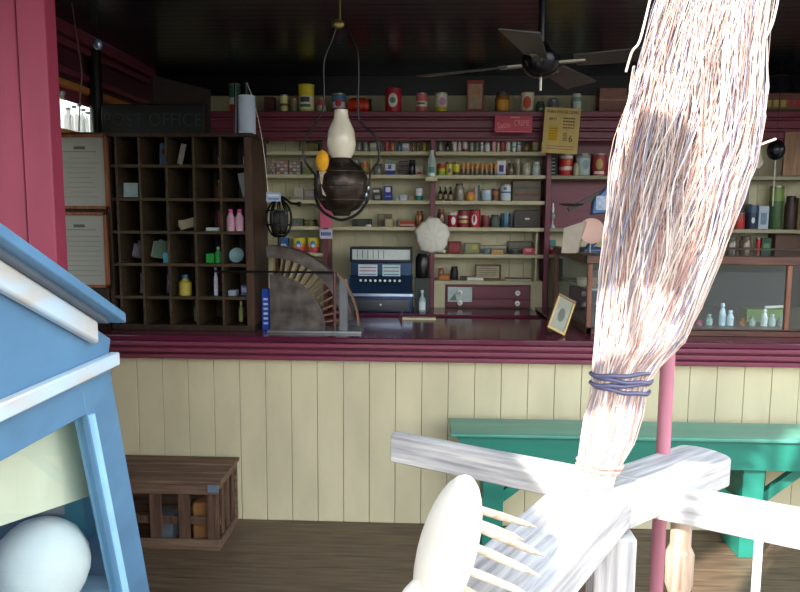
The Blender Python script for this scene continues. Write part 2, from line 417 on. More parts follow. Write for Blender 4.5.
def carton(name, label, cat, x0, x1, yt, Y, z0, c, patch=None, depth=None, rz=None, group=None, patch2=None, top=None, ybot=None):
    x, w, h = place(x0, x1, yt, Y, z0); d = depth or min(.12, w * .8)
    root = thing(name, label, cat, (x, Y, z0), random.uniform(-.06, .06) if rz is None else rz, group)
    m = mat(c, .6, 0, .14, 26)
    G().bx(-w / 2, w / 2, -d * .0, d, 0, h, m).build('body', root, bevel=.0015)
    for p, yo_ in ((patch, -.0012), (patch2, -.002)):
        if p: G().bx(-w / 2 + w * p[0], -w / 2 + w * p[1], yo_, 0, h * p[2], h * p[3], mat(p[4], .6, 0, .2, 30)).build('label', root)
    if top: G().bx(-w / 2 - .001, w / 2 + .001, -.001, d + .001, h * .82, h + .002, mat(top, .6)).build('lid', root)
    return root
YI = YS + .075     # where goods stand on the shelves
def L(desc, bay, row): return f'{desc} on the {SHN[row]} {BAY[bay]}'

# top of the cornice
YT = 4.84; zt = zcor1
C = ' on the maroon cornice'
tin('food_tin', 'green white and red tin behind the paper roll' + C, 'tin', 229, 240, 84, YT, zt, [(0, '#b03327'), (.3, '#d6d2c0'), (.55, '#2f6f5b')])
carton('carton', 'dull reddish brown box near left end' + C, 'box', 264, 274, 97, YT, zt, '#4d2323', rz=0)
tin('food_tin', 'small pale yellow tin with dark band' + C, 'tin', 280, 288, 95, YT, zt, [(0, '#d8d08a'), (.4, '#4c4a31'), (.55, '#e0d993')])
tin('food_tin', 'squat green tin beside small yellow tin' + C, 'tin', 289.5, 297.5, 99, YT, zt, [(0, '#64745a'), (.5, '#8c6f58')])
tin('food_tin', 'largest yellow and white tin left of the oil lamp' + C, 'tin', 298.5, 314, 85, YT, zt, [(0, '#d9cf5a'), (.12, '#dcd9bb'), (.62, '#e0cf3c')], (.46, .62, .09, '#3f3b50', 'box'), emb2=(.25, .75, .05, '#41684c', 'box'), lid=mat('#d8c93e', .4))
tin('food_tin', 'small white tin with red top left of lamp chimney' + C, 'tin', 317, 326, 99, YT, zt, [(0, '#cfc6b6'), (.55, '#b34638')])
tin('food_tin', 'blue white and red tin right behind the lamp chimney' + C, 'tin', 332, 345.5, 94, YT, zt, [(0, '#8d2e38'), (.25, '#d9dde0'), (.6, '#46759a')], (.5, .5, .2, '#b9323a'))
# lying orange keg
a = P(348.5, 103.5, YT); b = P(370.5, 103.5, YT); r = .052
kg = thing('orange_keg', 'orange-red painted keg lying on its side' + C, 'keg', ((a.x + b.x) / 2, YT, zt))
R = Matrix.Rotation(PI / 2, 3, 'Y'); hw = (b.x - a.x) / 2
om = mat('#cc3a1c', .45, 0, .12, 12); ok = mat('#1d1b1c', .5)
G().lathe([(r * .8, -hw), (r * .95, -hw * .6), (r, 0), (r * .95, hw * .6), (r * .8, hw)], om, 24, (0, 0, r), R).build('barrel', kg)
G().lathe([(r * .84, hw - .012), (r * .86, hw + .005)], ok, 24, (0, 0, r), R).build('end_cap', kg)
for q in (-.45, .45): G().lathe([(r * 1.0, hw * q - .005), (r * 1.0, hw * q + .005)], mat('#a52f18', .4), 24, (0, 0, r), R).build('hoop', kg)
tin('food_tin', 'tall red tin with round cream emblem' + C, 'tin', 385.5, 401.5, 89, YT, zt, [(0, '#b5263a'), (.12, '#c22b40'), (.8, '#a62436')], (.5, .62, .28, '#dcd7c4'), emb2=(.5, .36, .12, '#4e8577'), lid=mat('#a82a3a', .4))
tin('food_tin', 'pink tin with white middle band' + C, 'tin', 416, 427.5, 93.5, YT, zt, [(0, '#cf6b6e'), (.33, '#dfd8c8'), (.62, '#cf6b6e')], (.47, .7, .05, '#53685a', 'box'))
tin('food_tin', 'white tin with pink oval and yellow base' + C, 'tin', 435.5, 447.5, 93, YT, zt, [(0, '#d8cb33'), (.32, '#dedacb')], (.55, .55, .2, '#c58bb8'), emb2=(.2, .5, .08, '#c9a827'))
bx_ = carton('display_carton', 'tall faded red printed box reaching above its neighbours' + C, 'box', 467, 484, 80, YT, zt, '#8c3f3d', (.1, .9, .14, .88, '#a08a70'), depth=.03, rz=0, patch2=(.3, .75, .55, .75, '#b07a55'))
jar('preserve_jar', 'amber jar with orange band and dark lid' + C, 'jar', 495, 510, 92, YT, zt, '#8f6a2e', '#4b4436', lab='#c98a32')
tin('food_tin', 'white tin with orange circle' + C, 'tin', 521, 534, 93, YT, zt, [(0, '#b9ac93'), (.15, '#d8cfbb')], (.5, .65, .3, '#c4532b'), lid=mat('#d9cdb8', .4))
jar('small_green_jar', 'small dark green jar beside the grey shade' + C, 'jar', 536, 545, 102, YT, zt, '#34543d', '#2a3d30')
x, w, h = place(545.5, 561, 98, YT - .0, zt)
tag(G().lathe([(w * .5, 0), (w * .48, h * .15), (w * .36, h * .5), (w * .33, h * .9), (w * .1, h)], mat('#9a9da3', .3, .6), 24).build('metal_shade', loc=None), 'grey metal bell-shaped cover above the yellow poster' + C, 'cover').location = (x, YT, zt)
jar('preserve_jar', 'pale teal jar right of the grey cover' + C, 'jar', 571.5, 582, 94, YT, zt, '#86aaa4', '#c9cdbf', lab='#cfd8ce')
cb = carton('cardboard_box', 'plain faded brown cardboard box beside the twig broom' + C, 'box', 600, 627, 88, YT, zt, '#8a5f56', depth=.1, rz=0)
G().box((0, -.001, .09), (.18, .002, .012), mat('#a67d6d', .6)).build('tape', cb)

# bay C, top shelf: medicine row
row = [(438, 443, 141, 'jar', '#8a917f', '#6c7466', 'stout grey green jar at left end'),
 (445, 450, 140, 'bottle', '#2c2421', '#b39255', 'dark bottle with tan stopper'),
 (452.3, 456.8, 141, 'tin', '#d6d4c4', None, 'plain white cylinder beside dark bottle'),
 (458, 461, 141, 'tin', '#e1c8c6', None, 'narrow pinkish white tube'),
 (462.5, 467.5, 141, 'redwhite', '#c9ccba', None, 'white cylinder with red foot'),
 (469.5, 474, 142, 'jar', '#8a957e', '#7d8873', 'grey green glass pot'),
 (475.5, 479, 143, 'jar', '#76806c', '#6a7361', 'small dull olive pot'),
 (480.5, 483.5, 142, 'bluewhite', '#e6e8e6', None, 'slim white tube with blue edge'),
 (485, 490, 143, 'jar', '#dfe3e4', '#d5dbe0', 'widest bright white pot'),
 (492, 496, 141, 'tin', '#dd9fae', None, 'pink cylinder'),
 (497.3, 499.8, 142, 'tin', '#cfc3a9', None, 'thin cream tube beside pink cylinder'),
 (500.8, 504.8, 139.5, 'tin', '#b0474a', None, 'taller dull red cylinder'),
 (506, 510.5, 141, 'tin', '#d9d8cb', None, 'off-white cylinder beside dull red one'),
 (512, 516.5, 141, 'tealwhite', '#dfe7e4', None, 'white cylinder with pale teal band'),
 (517.6, 521, 141, 'bluewhite', '#eceef0', None, 'white tube with blue edge near gold jar'),
 (523.5, 530, 143, 'jar', '#7c6a34', '#282521', 'gold jar with black lid')]
for x0, x1, yt, kd, c, c2, d in row:
    l = L(d, 'C', 0)
    if kd == 'jar': jar('medicine_jar', l, 'jar', x0, x1, yt, YI, ROWZ[0], c, c2)
    elif kd == 'bottle': bottle('medicine_bottle', l, x0, x1, yt, YI, ROWZ[0], c, c2)
    else:
        bands = {'tin': [(0, c)], 'redwhite': [(0, '#b02a44'), (.3, c)], 'bluewhite': [(0, c), (.7, '#4a5fa5'), (.8, c)], 'tealwhite': [(0, c), (.4, '#8cc0b8'), (.6, c)]}[kd]
        tin('medicine_tube', l, 'tube', x0, x1, yt, YI, ROWZ[0], bands)
carton('carton', L('upright tan box with dark corner', 'C', 0), 'box', 532.5, 538.5, 139.5, YI, ROWZ[0], '#b09a68', (.15, .85, .2, .8, '#c8b98a'))
# bay C, second
tin('food_tin', L('yellow green tin with red label', 'C', 1), 'tin', 438, 445.5, 163.5, YI, ROWZ[1], [(0, '#9ab32f'), (.3, '#c5c92e'), (.6, '#bd3d2e')], rz=0)
tin('food_tin', L('left one of the two bright yellow tins', 'C', 1), 'tin', 446, 452.6, 162, YI, ROWZ[1], [(0, '#d3c93f'), (.9, '#5a5a2a')], (.35, .45, .18, '#5b6aa6'))
tin('food_tin', L('right one of the two bright yellow tins', 'C', 1), 'tin', 453.2, 459.8, 162, YI, ROWZ[1], [(0, '#55562b'), (.25, '#d4c52f'), (.9, '#3b3b22')])
oj = [461.4, 465.8, 470.3, 474.8, 480, 484.6, 489.2, 493.8]
for i, q in enumerate(oj):
    nm = ['first', 'second', 'third', 'fourth', 'fifth', 'sixth', 'seventh', 'eighth'][i]
    jar('spice_jar', L(f'{nm} orange-lidded little jar from the left', 'C', 1), 'jar', q, q + 4, 163.5, YI, ROWZ[1], '#6f5f4c', '#c98a3c', lidh=.45, neck=.97, group='orange-lidded jars on the second shelf')
carton('carton', L('white box with purple printed figure', 'C', 1), 'box', 497, 506, 160.5, YI, ROWZ[1], '#d8dae4', (.25, .75, .25, .7, '#4b3f86'), patch2=(.05, .95, .05, .14, '#8a86b8'), rz=0)
jar('preserve_jar', L('brown glass jar right of purple-printed box', 'C', 1), 'jar', 507.5, 514.5, 163, YI, ROWZ[1], '#6b5a45', '#4a4033')
tin('tall_tin', L('tall grey narrow canister', 'C', 1), 'tin', 515.6, 520.6, 159, YI, ROWZ[1], [(0, '#8c8b74'), (.8, '#a9a78d')])
jar('glass_jar', L('cloudy cream glass jar beside tall canister', 'C', 1), 'jar', 522, 530.8, 163, YI, ROWZ[1], '#aeb09a', '#a3a58e')
jar('glass_jar', L('cloudy bluish glass jar at right end', 'C', 1), 'jar', 532, 541, 162, YI, ROWZ[1], '#b4c3bb', '#c7d4cd')
# third
for i, q in enumerate((438, 443.3, 448.4)):
    nm = ['leftmost', 'middle', 'rightmost'][i]
    bottle('extract_bottle', L(f'{nm} of three black bottles', 'C', 2), q, q + 4.6, 187 + (i == 0) * -.5, YI, ROWZ[2], '#221a17', '#191513', 'black bottles on the third shelf', lab='#8e7f5f')
jar('glass_jar', L('tall grey glass jar with dark lid', 'C', 2), 'jar', 455, 464, 183.5, YI, ROWZ[2], '#8d8a7c', '#47423b', lidh=.12)
tin('squat_tin', L('squat orange tin', 'C', 2), 'tin', 465.5, 474.5, 192, YI, ROWZ[2], [(0, '#d29a35'), (.7, '#d0762c')])
carton('carton', L('narrow upright pink and teal box', 'C', 2), 'box', 474.9, 480.2, 185, YI, ROWZ[2], '#c79e8f', (.55, 1.0, .0, 1.0, '#2f6f6a'), depth=.04, rz=0)
tin('squat_tin', L('light blue round tin', 'C', 2), 'tin', 481.5, 491.3, 189.5, YI, ROWZ[2], [(0, '#a9c6d6'), (.75, '#c6dae2')])
tin('small_tin', L('brown and orange striped little tin', 'C', 2), 'tin', 492.2, 499, 188.5, YI, ROWZ[2], [(0, '#7c4a2e'), (.5, '#a3693e'), (.85, '#4c2f22')])
tin('food_tin', L('white tin with blue ribbon print', 'C', 2), 'tin', 500.6, 511.3, 184.5, YI, ROWZ[2], [(0, '#c8d3d8'), (.5, '#3f67a0'), (.6, '#ccd6da')], (.75, .35, .1, '#4b74a8'))
carton('wooden_chest', L('wide weathered grey wooden box with red marks', 'C', 2), 'box', 513, 541, 181, YI - .02, ROWZ[2], '#6d6556', (.06, .94, .25, .38, '#7c4a40'), depth=.13, rz=0, patch2=(.06, .94, .6, .72, '#59564a'))
# fourth
jar('preserve_jar', L('brown jar half behind the paper doily', 'C', 3), 'jar', 437.5, 445, 209, YI, ROWZ[3], '#6a3b30', '#7b4a3c')
tin('food_tin', L('shortest red tin with white figure', 'C', 3), 'tin', 448, 457.3, 212, YI, ROWZ[3], [(0, '#a52236'), (.85, '#d6cdbb')], (.42, .5, .26, '#e5e0da'), lid=mat('#c9bba6', .4))
tin('food_tin', L('red tin with cream and yellow bands', 'C', 3), 'tin', 458.5, 468.5, 210, YI, ROWZ[3], [(0, '#93202f'), (.25, '#cbb07d'), (.42, '#a22335'), (.55, '#d0c9b4'), (.7, '#8e2233')], lid=mat('#3a2023', .4))
tin('food_tin', L('bright red tin with big white numeral shape', 'C', 3), 'tin', 469.3, 480.5, 209.5, YI, ROWZ[3], [(0, '#b52038')], (.42, .5, .3, '#e5e2dc'), lid=mat('#3a2023', .4), emb2=(.48, .2, .22, '#8f2334'))
tin('food_tin', L('dull dark red tin left of grey pot', 'C', 3), 'tin', 481.5, 489.5, 215, YI, ROWZ[3], [(0, '#6a2a30'), (.6, '#7e3a3a')])
jar('grey_pot', L('dark grey-green pot', 'C', 3), 'jar', 490.5, 499.5, 214.5, YI, ROWZ[3], '#55605a', '#3c4440', glass=False)
x, w, h = place(500, 510.5, 213, YI, ROWZ[3])
mg = thing('steel_mug', L('blue-grey steel mug', 'C', 3), 'mug', (x, YI, ROWZ[3]))
sm = mat('#5d7c92', .25, .7, .1)
G().lathe([(w * .42, 0), (w * .45, .004), (w * .45, h), (w * .42, h), (w * .41, .006)], sm, 24, cap=False).lathe([(w * .44, 0), (w * .44, .005)], sm, 24).build('cup', mg)
G().tube([(w * .43, 0, h * .85), (w * .62, 0, h * .8), (w * .64, 0, h * .4), (w * .43, 0, h * .2)], .003, sm).build('handle', mg)
x, w, h = place(514, 541, 210, YI, ROWZ[3])
bb = thing('bread_tin', L('wide black round-shouldered bread tin', 'C', 3), 'tin', (x, YI, ROWZ[3]))
pts = [(-w / 2, 0, 0), (w / 2, 0, 0), (w / 2, 0, h * .75), (w * .44, 0, h * .93), (w * .36, 0, h), (-w * .36, 0, h), (-w * .44, 0, h * .93), (-w / 2, 0, h * .75)]
G().prism(pts, (0, .11, 0), mat('#2c2624', .3, .3, .2, 10)).build('body', bb, bevel=.004)
G().box((0, -.003, h * .5), (.03, .006, .012), LID).build('latch', bb)
# fifth
g = G(); x, w, h = place(441, 446, 249.5, YI, ROWZ[4]); tag(g.blob((x, YI, ROWZ[4] + h / 2), (w / 2, w / 2, h / 2), WHITE).build('string_ball'), L('small white ball of string', 'C', 4), 'string')
carton('carton', L('dark red box with worn front', 'C', 4), 'box', 448.5, 461, 241.5, YI, ROWZ[4], '#7a2a30', (.1, .9, .2, .8, '#94403f'))
carton('picture_carton', L('greenish picture box with yellow patch', 'C', 4), 'box', 464.5, 480.5, 243, YI, ROWZ[4], '#6b6f58', (.08, .92, .1, .9, '#8b8f68'), patch2=(.45, .8, .4, .85, '#b7ad58'), depth=.05)
lb = thing('lidded_box', L('wide pale grey flat box', 'C', 4), 'box', (P(494, 250, YI).x, YI + .04, ROWZ[4]))
G().bx(-.09, .09, 0, .08, 0, .045, mat('#77786c', .6)).build('tray', lb); G().bx(-.093, .093, -.003, .083, .035, .055, mat('#9b9b8a', .6)).build('lid', lb, bevel=.002)
tin('small_tin', L('little blue-grey tin', 'C', 4), 'tin', 483, 490, 249, YI - .01, ROWZ[4], [(0, '#4f6f79'), (.6, '#6f8c92')])
carton('soap_bar', L('orange wrapped soap bar lying flat', 'C', 4), 'soap', 491.5, 503, 250, YI - .02, ROWZ[4], '#c79a5a')
carton('picture_carton', L('wide dark picture box at right side', 'C', 4), 'box', 508, 533, 241.5, YI + .03, ROWZ[4], '#4a4a42', (.05, .95, .3, .9, '#6e6b5c'), depth=.05, rz=0)
tin('small_tin', L('dark slate tin in front of picture box', 'C', 4), 'tin', 509.5, 519.5, 249, YI - .02, ROWZ[4], [(0, '#2f3d42'), (.7, '#46575b')])
carton('soap_bar', L('pink and red wrapped packet', 'C', 4), 'packet', 523, 535, 248, YI - .03, ROWZ[4], '#b8475b', (.2, .7, .4, .9, '#d98a8a'))
# bottom
carton('carton', L('orange box at left end', 'C', 5), 'box', 439, 449.5, 275, YI - .03, ROWZ[5], '#b85f28', (.1, .9, .3, .7, '#c98a3a'))
jar('preserve_jar', L('small red-capped jar behind the orange box', 'C', 5), 'jar', 438.5, 444, 268, YI + .05, ROWZ[5], '#8e6a50', '#a6503f')
jar('ink_jar', L('black jar left of the framed plaque', 'C', 5), 'jar', 450.5, 458.2, 266.5, YI, ROWZ[5], '#26282c', '#1c1d20', glass=False)
carton('carton', L('tiny dark packet leaning by the black jar', 'C', 5), 'packet', 460, 466, 276.5, YI - .03, ROWZ[5], '#3d3a33')
x, w, h = place(475, 501, 264.5, YI + .02, ROWZ[5])
fr = thing('framed_plaque', L('brown framed printed plaque', 'C', 5), 'plaque', (x, YI + .02, ROWZ[5]))
fw = wood('#5d4634', '#7a5c40', 'x')
g = G(); g.bx(-w / 2, w / 2, 0, .012, 0, .012, fw).bx(-w / 2, w / 2, 0, .012, h - .012, h, fw).bx(-w / 2, -w / 2 + .012, 0, .012, .012, h - .012, fw).bx(w / 2 - .012, w / 2, 0, .012, .012, h - .012, fw); g.build('frame', fr, bevel=.001)
pr = G().bx(-w / 2 + .011, w / 2 - .011, .004, .01, .011, h - .011, mat('#a9a184', .6, 0, .12, 30)).build('print', fr)
g = G()
for i in range(4): g.bx(-w * .33, w * .33, .0033, .004, h * (.3 + i * .14), h * (.33 + i * .14), mat('#6b3b32', .6))
g.build('printed_lines', pr)
bk = thing('closed_book', L('pale book lying flat before the plaque', 'C', 5), 'book', (P(475, 279, YI).x, YI - .05, ROWZ[5]), .15)
G().bx(-.06, .06, 0, .1, 0, .004, PAPER).bx(-.06, .06, 0, .1, .018, .022, PAPER).build('cover', bk); G().bx(-.057, .057, .003, .097, .004, .018, WHITE).build('pages', bk)
bk = thing('closed_book', L('thin grey ledger lying flat at right', 'C', 5), 'book', (P(517, 279, YI).x, YI - .05, ROWZ[5]), -.1)
G().bx(-.09, .09, 0, .1, 0, .003, mat('#8a8570', .7)).bx(-.09, .09, 0, .1, .012, .015, mat('#8a8570', .7)).build('cover', bk); G().bx(-.087, .087, .003, .097, .003, .012, PAPER).build('pages', bk)

# bay B
rb = [(355.5, 361.5, 142, 'jar', '#7b7f70', '#5f6457', 'grey lidded pot nearest the lamp'), (362.6, 368.5, 141.5, 'jar', '#82867a', '#6e736a', 'lighter grey pot'),
 (370, 376.5, 143, 'box', '#b2b1a4', '#8f8e84', 'whitish little box'), (378, 381, 142, 'tin', '#4c5049', None, 'thin dark tube left of red cylinder'), (384.6, 389, 140.5, 'tin', '#b53040', None, 'red cylinder'),
 (391, 394.3, 139.5, 'bottle', '#c4733f', '#e3e0d8', 'orange bottle with white stopper'), (397, 401.5, 139.5, 'bottle', '#4a6792', '#cfd5d8', 'blue bottle with pale stopper'), (402.5, 409.2, 143.5, 'box', '#cfcdc6', '#8fa1b5', 'white and blue little box'),
 (411.5, 415, 143, 'jar', '#8a5f33', '#6a4726', 'amber pot left of a darker pot'), (416, 419.5, 143.5, 'jar', '#5f4528', '#4e3a22', 'dark amber pot')]
for x0, x1, yt, kd, c, c2, d in rb:
    l = L(d, 'B', 0)
    if kd == 'jar': jar('medicine_jar', l, 'jar', x0, x1, yt, YI, ROWZ[0], c, c2)
    elif kd == 'bottle': bottle('medicine_bottle', l, x0, x1, yt, YI, ROWZ[0], c, c2)
    elif kd == 'box': carton('carton', l, 'box', x0, x1, yt, YI, ROWZ[0], c, (.1, .9, .2, .5, c2))
    else: tin('medicine_tube', l, 'tube', x0, x1, yt, YI, ROWZ[0], [(0, c)])
bottle('medicine_bottle', L('yellow bottle at right end', 'B', 0), 422, 427, 138.5, YI, ROWZ[0], '#a99b3a', '#c9c45a')
tin('food_tin', L('teal tin with pink foot', 'B', 1), 'tin', 352, 359, 161, YI, ROWZ[1], [(0, '#c2467a'), (.3, '#8fa8a2'), (.6, '#3f8f86')])
tin('food_tin', L('green tin with orange-red top band', 'B', 1), 'tin', 360.5, 368.5, 162, YI, ROWZ[1], [(0, '#7a2a2c'), (.2, '#7d8f35'), (.6, '#bd5a2f')])
tin('tall_tin', L('slim cream canister', 'B', 1), 'tin', 369.7, 372.5, 158, YI, ROWZ[1], [(0, '#b6a86f')])
jar('glass_jar', L('dusky clear jar with dark lid', 'B', 1), 'jar', 374, 382.5, 164, YI, ROWZ[1], '#6c736c', '#35332e')
carton('carton', L('white box with deep blue base', 'B', 1), 'box', 385, 395.5, 161.5, YI, ROWZ[1], '#c9ccd0', (0, 1, 0, .35, '#39419a'), patch2=(.3, .6, .45, .75, '#4c58a8'), rz=0, top='#778a80')
st = thing('plate_stack', L('stack of thin wavy metal plates', 'B', 1), 'stack', (P(403.5, 170, YI).x, YI + .02, ROWZ[1]))
for i in range(7):
    G().lathe([(.028, 0), (.035, .006), (.035, .008)], mat('#8d7f76' if i % 2 else '#615872', .35, .4), 20, (random.uniform(-.003, .003), 0, i * .015), Matrix.Rotation(random.uniform(-.12, .12), 3, 'Y')).build('plate', st)
jar('dark_bottle_jar', L('black glass jar behind the white carton', 'B', 1), 'jar', 409, 415.5, 160, YI + .03, ROWZ[1], '#22262a', '#1b1d20')
carton('carton', L('small white box with red print', 'B', 1), 'box', 415.5, 423, 166, YI, ROWZ[1], '#cfc7b6', (.2, .8, .1, .35, '#b5573d'))
carton('carton', L('dark box with white label patches', 'B', 2), 'box', 372.5, 381, 188, YI, ROWZ[2], '#3a3a40', (.1, .8, .65, .85, '#c9c9c4'), patch2=(.3, .9, .1, .4, '#8c8580'), rz=0)
carton('carton', L('navy blue box with white shield', 'B', 2), 'box', 384, 392, 186, YI, ROWZ[2], '#29348a', (.2, .8, .58, .92, '#d4d8e0'), patch2=(.1, .9, .25, .32, '#7e8bd0'), rz=0)
jar('glass_jar', L('low clear glass next to navy box', 'B', 2), 'jar', 394, 399, 196, YI, ROWZ[2], '#a1aeb3', '#93a0a6')
carton('carton', L('low pale blue-white box', 'B', 2), 'box', 400, 407.5, 195, YI, ROWZ[2], '#b3c2cc', (.2, .8, .1, .4, '#d8dee2'))
carton('carton', L('small brown and white packet', 'B', 2), 'packet', 408.8, 414.5, 196, YI, ROWZ[2], '#a58b70')
bt = tin('lotion_bottle', L('white container with teal base', 'B', 2), 'bottle', 415.5, 423.2, 187.5, YI, ROWZ[2], [(0, '#1f7a62'), (.38, '#dde0e2')])
bt = carton('carton', L('wide dark green trunk-like box', 'B', 3), 'box', 352, 371, 219, YI, ROWZ[3], '#2e352a', (.3, .7, .1, .8, '#434a35'), rz=0)
jar('salt_cellar', L('tiny white dish by the dark green box', 'B', 3), 'dish', 365.5, 371.5, 225.5, YI - .05, ROWZ[3], '#d8dae0', '#c8ccd4', glass=False)
carton('carton', L('dull brown box with greenish tins pattern', 'B', 3), 'box', 377.5, 391.5, 214, YI + .04, ROWZ[3], '#6b5d48', (.05, .45, .6, .95, '#7f7b5e'), rz=0)
carton('carton', L('cream packet before the brown box', 'B', 3), 'packet', 385, 393, 219, YI - .02, ROWZ[3], '#a89d78')
carton('soap_bar', L('red carton with green items on top', 'B', 3), 'box', 399.5, 415, 219, YI, ROWZ[3], '#a5402f', (.05, .95, .1, .35, '#c7a49a'), top='#6f8f5c', rz=0)
jar('preserve_jar', L('orange-brown jar near the paper doily', 'B', 3), 'jar', 416, 423.5, 211, YI, ROWZ[3], '#8f4e26', '#7f4522')
# bay A
carton('carton', L('faint yellow box near lamp bracket', 'A', 0), 'box', 300, 318, 143, YI + .05, ROWZ[0], '#8f8653', rz=0)
for a_, b_, yt, d, c in ((270, 275.5, 163, 'grey patterned packet at left end', '#77706a'), (276, 288.2, 160, 'large red-and-white checked packet', '#8d6f6a'), (288.8, 300.5, 161, 'grey checked packet with red base', '#6d6a66')):
    r_ = carton('patterned_packet', L(d, 'A', 1), 'packet', a_, b_, yt, YI, ROWZ[1], c, rz=0)
    x, w, h = place(a_, b_, yt, YI, ROWZ[1]); g = G()
    for i in range(3):
        for j in range(4): g.bx(-w * .45 + w * .31 * i, -w * .45 + w * .31 * i + w * .25, -.0014, 0, h * (.06 + .24 * j), h * (.06 + .24 * j) + h * (.15 if j else .12), mat(['#b9b2ab', '#a85f5a', '#c2bdb6', '#9a938f'][(i + j) % 4], .6))
    g.build('printed_panels', r_)
carton('carton', L('small green box by the lamp bracket', 'A', 1), 'box', 303.5, 311, 167.5, YI, ROWZ[1], '#79854a')
carton('carton', L('low grey packet', 'A', 2), 'packet', 283, 289.5, 196.5, YI, ROWZ[2], '#82816f')
carton('carton', L('leaning off-white carton', 'A', 2), 'box', 294, 303, 188, YI, ROWZ[2], '#aaa594', (.1, .9, .1, .3, '#8b8a86'))
carton('carton', L('dusty pink-grey carton', 'A', 2), 'box', 305, 314.5, 189, YI, ROWZ[2], '#8f8080', (.1, .8, .4, .8, '#a39a96'))
carton('carton', L('sage green box with pink mark', 'A', 3), 'box', 291.5, 302.5, 218.5, YI, ROWZ[3], '#5e6b58', (.2, .6, .1, .35, '#9a6a72'))
tin('squat_tin', L('dark tin with gold bands', 'A', 3), 'tin', 303.8, 317, 219.5, YI, ROWZ[3], [(0, '#6b6222'), (.2, '#3f3c20'), (.5, '#8f842c'), (.7, '#3b3820')])
for a_, b_, d in ((293.5, 305.5, 'left one of two rainbow-banded yellow and red coffee tins'), (307.5, 320, 'right one of two rainbow-banded yellow and red coffee tins')):
    tin('coffee_tin', L(d, 'A', 4).replace('fifth shelf of the left bay', 'lowest left shelf'), 'tin', a_, b_, 236.5, YI - .02, ROWZ[4], [(0, '#a52a5a'), (.12, '#c9402f'), (.35, '#d9962a'), (.6, '#d8c62e')], (.52, .45, .23, '#3f7fb5'), rz=0, emb2=(.44, .3, .1, '#cfe0e6'))
carton('carton', L('blue and white carton behind the string holder', 'A', 4).replace('fifth shelf of the left bay', 'lowest left shelf'), 'box', 278, 288, 238, YI, ROWZ[4], '#2a5a96', (.2, .8, .2, .6, '#b9c9d8'))
# bay D
sg = carton('letter_board', L('black board with white lettering marks', 'D', 1).replace('second shelf', 'upper shelf'), 'sign', 549.5, 557.5, 154, YI, ROWZ[1], '#23282a', depth=.012, rz=0)
for i, ch in enumerate('DRUG'): pass
g = G()
for i in range(5): g.box((random.uniform(-.004, .004), -.001, .02 + i * .024), (.022, .0015, .006), mat('#b9bdb2', .6))
g.build('lettering', sg)
LD = lambda d: f'{d} on the upper shelf below the yellow poster'
tin('food_tin', LD('red tin with white and orange patches'), 'tin', 559.5, 573, 154.5, YI, ROWZ[1], [(0, '#b8262c'), (.25, '#c9a89a'), (.42, '#c22c2c'), (.85, '#d6d2cc')], (.62, .3, .14, '#c4702f'), emb2=(.35, .7, .08, '#e0ccba', 'box'))
tin('food_tin', LD('pale blue-grey tin'), 'tin', 576, 590.5, 154, YI, ROWZ[1], [(0, '#9fb0ae'), (.3, '#a9b8b5'), (.85, '#7f938a')], (.5, .5, .22, '#8298a0'))
jar('preserve_jar', LD('small cream jar before the pale tin'), 'jar', 573.6, 579, 163, YI - .05, ROWZ[1], '#b7b08e', '#a59f80', glass=False)
tin('food_tin', LD('red tin with gold crest'), 'tin', 592.5, 607, 154, YI, ROWZ[1], [(0, '#a85a55'), (.12, '#8e2733'), (.3, '#9f2a37')], (.52, .5, .24, '#b59a55'), emb2=(.14, .7, .06, '#d9c6bd', 'box'))
tin('food_tin', LD('teal-topped red tin beside the broom'), 'tin', 613, 621, 159.5, YI, ROWZ[1], [(0, '#8c2430'), (.4, '#7fb0b8')])
x, w, h = place(550.5, 556, 203, YI, ROWZ[3])
lp = thing('glass_lamp', 'small white glass oil lamp on the shelf right of the maroon post', 'lamp', (x, YI, ROWZ[3]))
G().lathe([(w * .5, 0), (w * .45, h * .05), (w * .12, h * .15), (w * .12, h * .3)], mat('#c9cdd3', .2), 16).build('foot', lp)
G().lathe([(w * .1, h * .3), (w * .42, h * .38), (w * .45, h * .5), (w * .2, h * .62)], mat('#8f959a', .2), 16).build('font', lp)
G().lathe([(w * .2, h * .62), (w * .28, h * .75), (w * .15, h * .9), (w * .15, h)], mat('#dfe3e8', .2), 16).build('chimney', lp)
x, w, h = place(549.5, 561, 247, YI, ROWZ[4])
tin('squat_tin', 'flat red and white tin on shelf behind the showcase corner', 'tin', 549.5, 560.5, 246, YI, ROWZ[4], [(0, '#a82834'), (.6, '#c9c0b4')])
carton('carton', 'small teal carton behind the flat red tin', 'box', 550, 556, 240, YI + .08, ROWZ[4], '#4f7f80')
# ------------------------------------------------------------------ papers and signs on the shelving
YF = 4.72
a = P(543, 109, 4.68); b = P(571.5, 111, 4.68)
po = thing('wall_poster', 'yellowed printed poster with a large 6 hanging over the cornice', 'poster', (P(561, 131, 4.66).x, 4.655, P(561, 131, 4.66).z), 0)
po.rotation_euler = (0, math.radians(3), 0)
k = 4.66 / 700; YEL = mat('#c2ab6c', .8, 0, .1, 14, name='yellowed_paper')
g = G(); g.bx(-17.2 * k, 17.2 * k, 0, .0012, -21.5 * k, 21.8 * k, YEL); g.build('sheet', po, smooth=False)
g = G(); y6 = mat('#c6a024', .8, 0, .1); ink = mat('#3b3226', .8); inr = mat('#8a4a3a', .8)
g.bx(-12.5 * k, -3 * k, -.0007, 0, -10 * k, 4 * k, y6); g.build('yellow_panel', po)
text('WHEN WINTER COMES', 4.0 * k, ink, 'heading', po, (0, -.001, 17.8 * k), sx=.72)
text('BRO', 3.6 * k, ink, 'lettering', po, (-8.8 * k, -.001, 11 * k))
g = G()
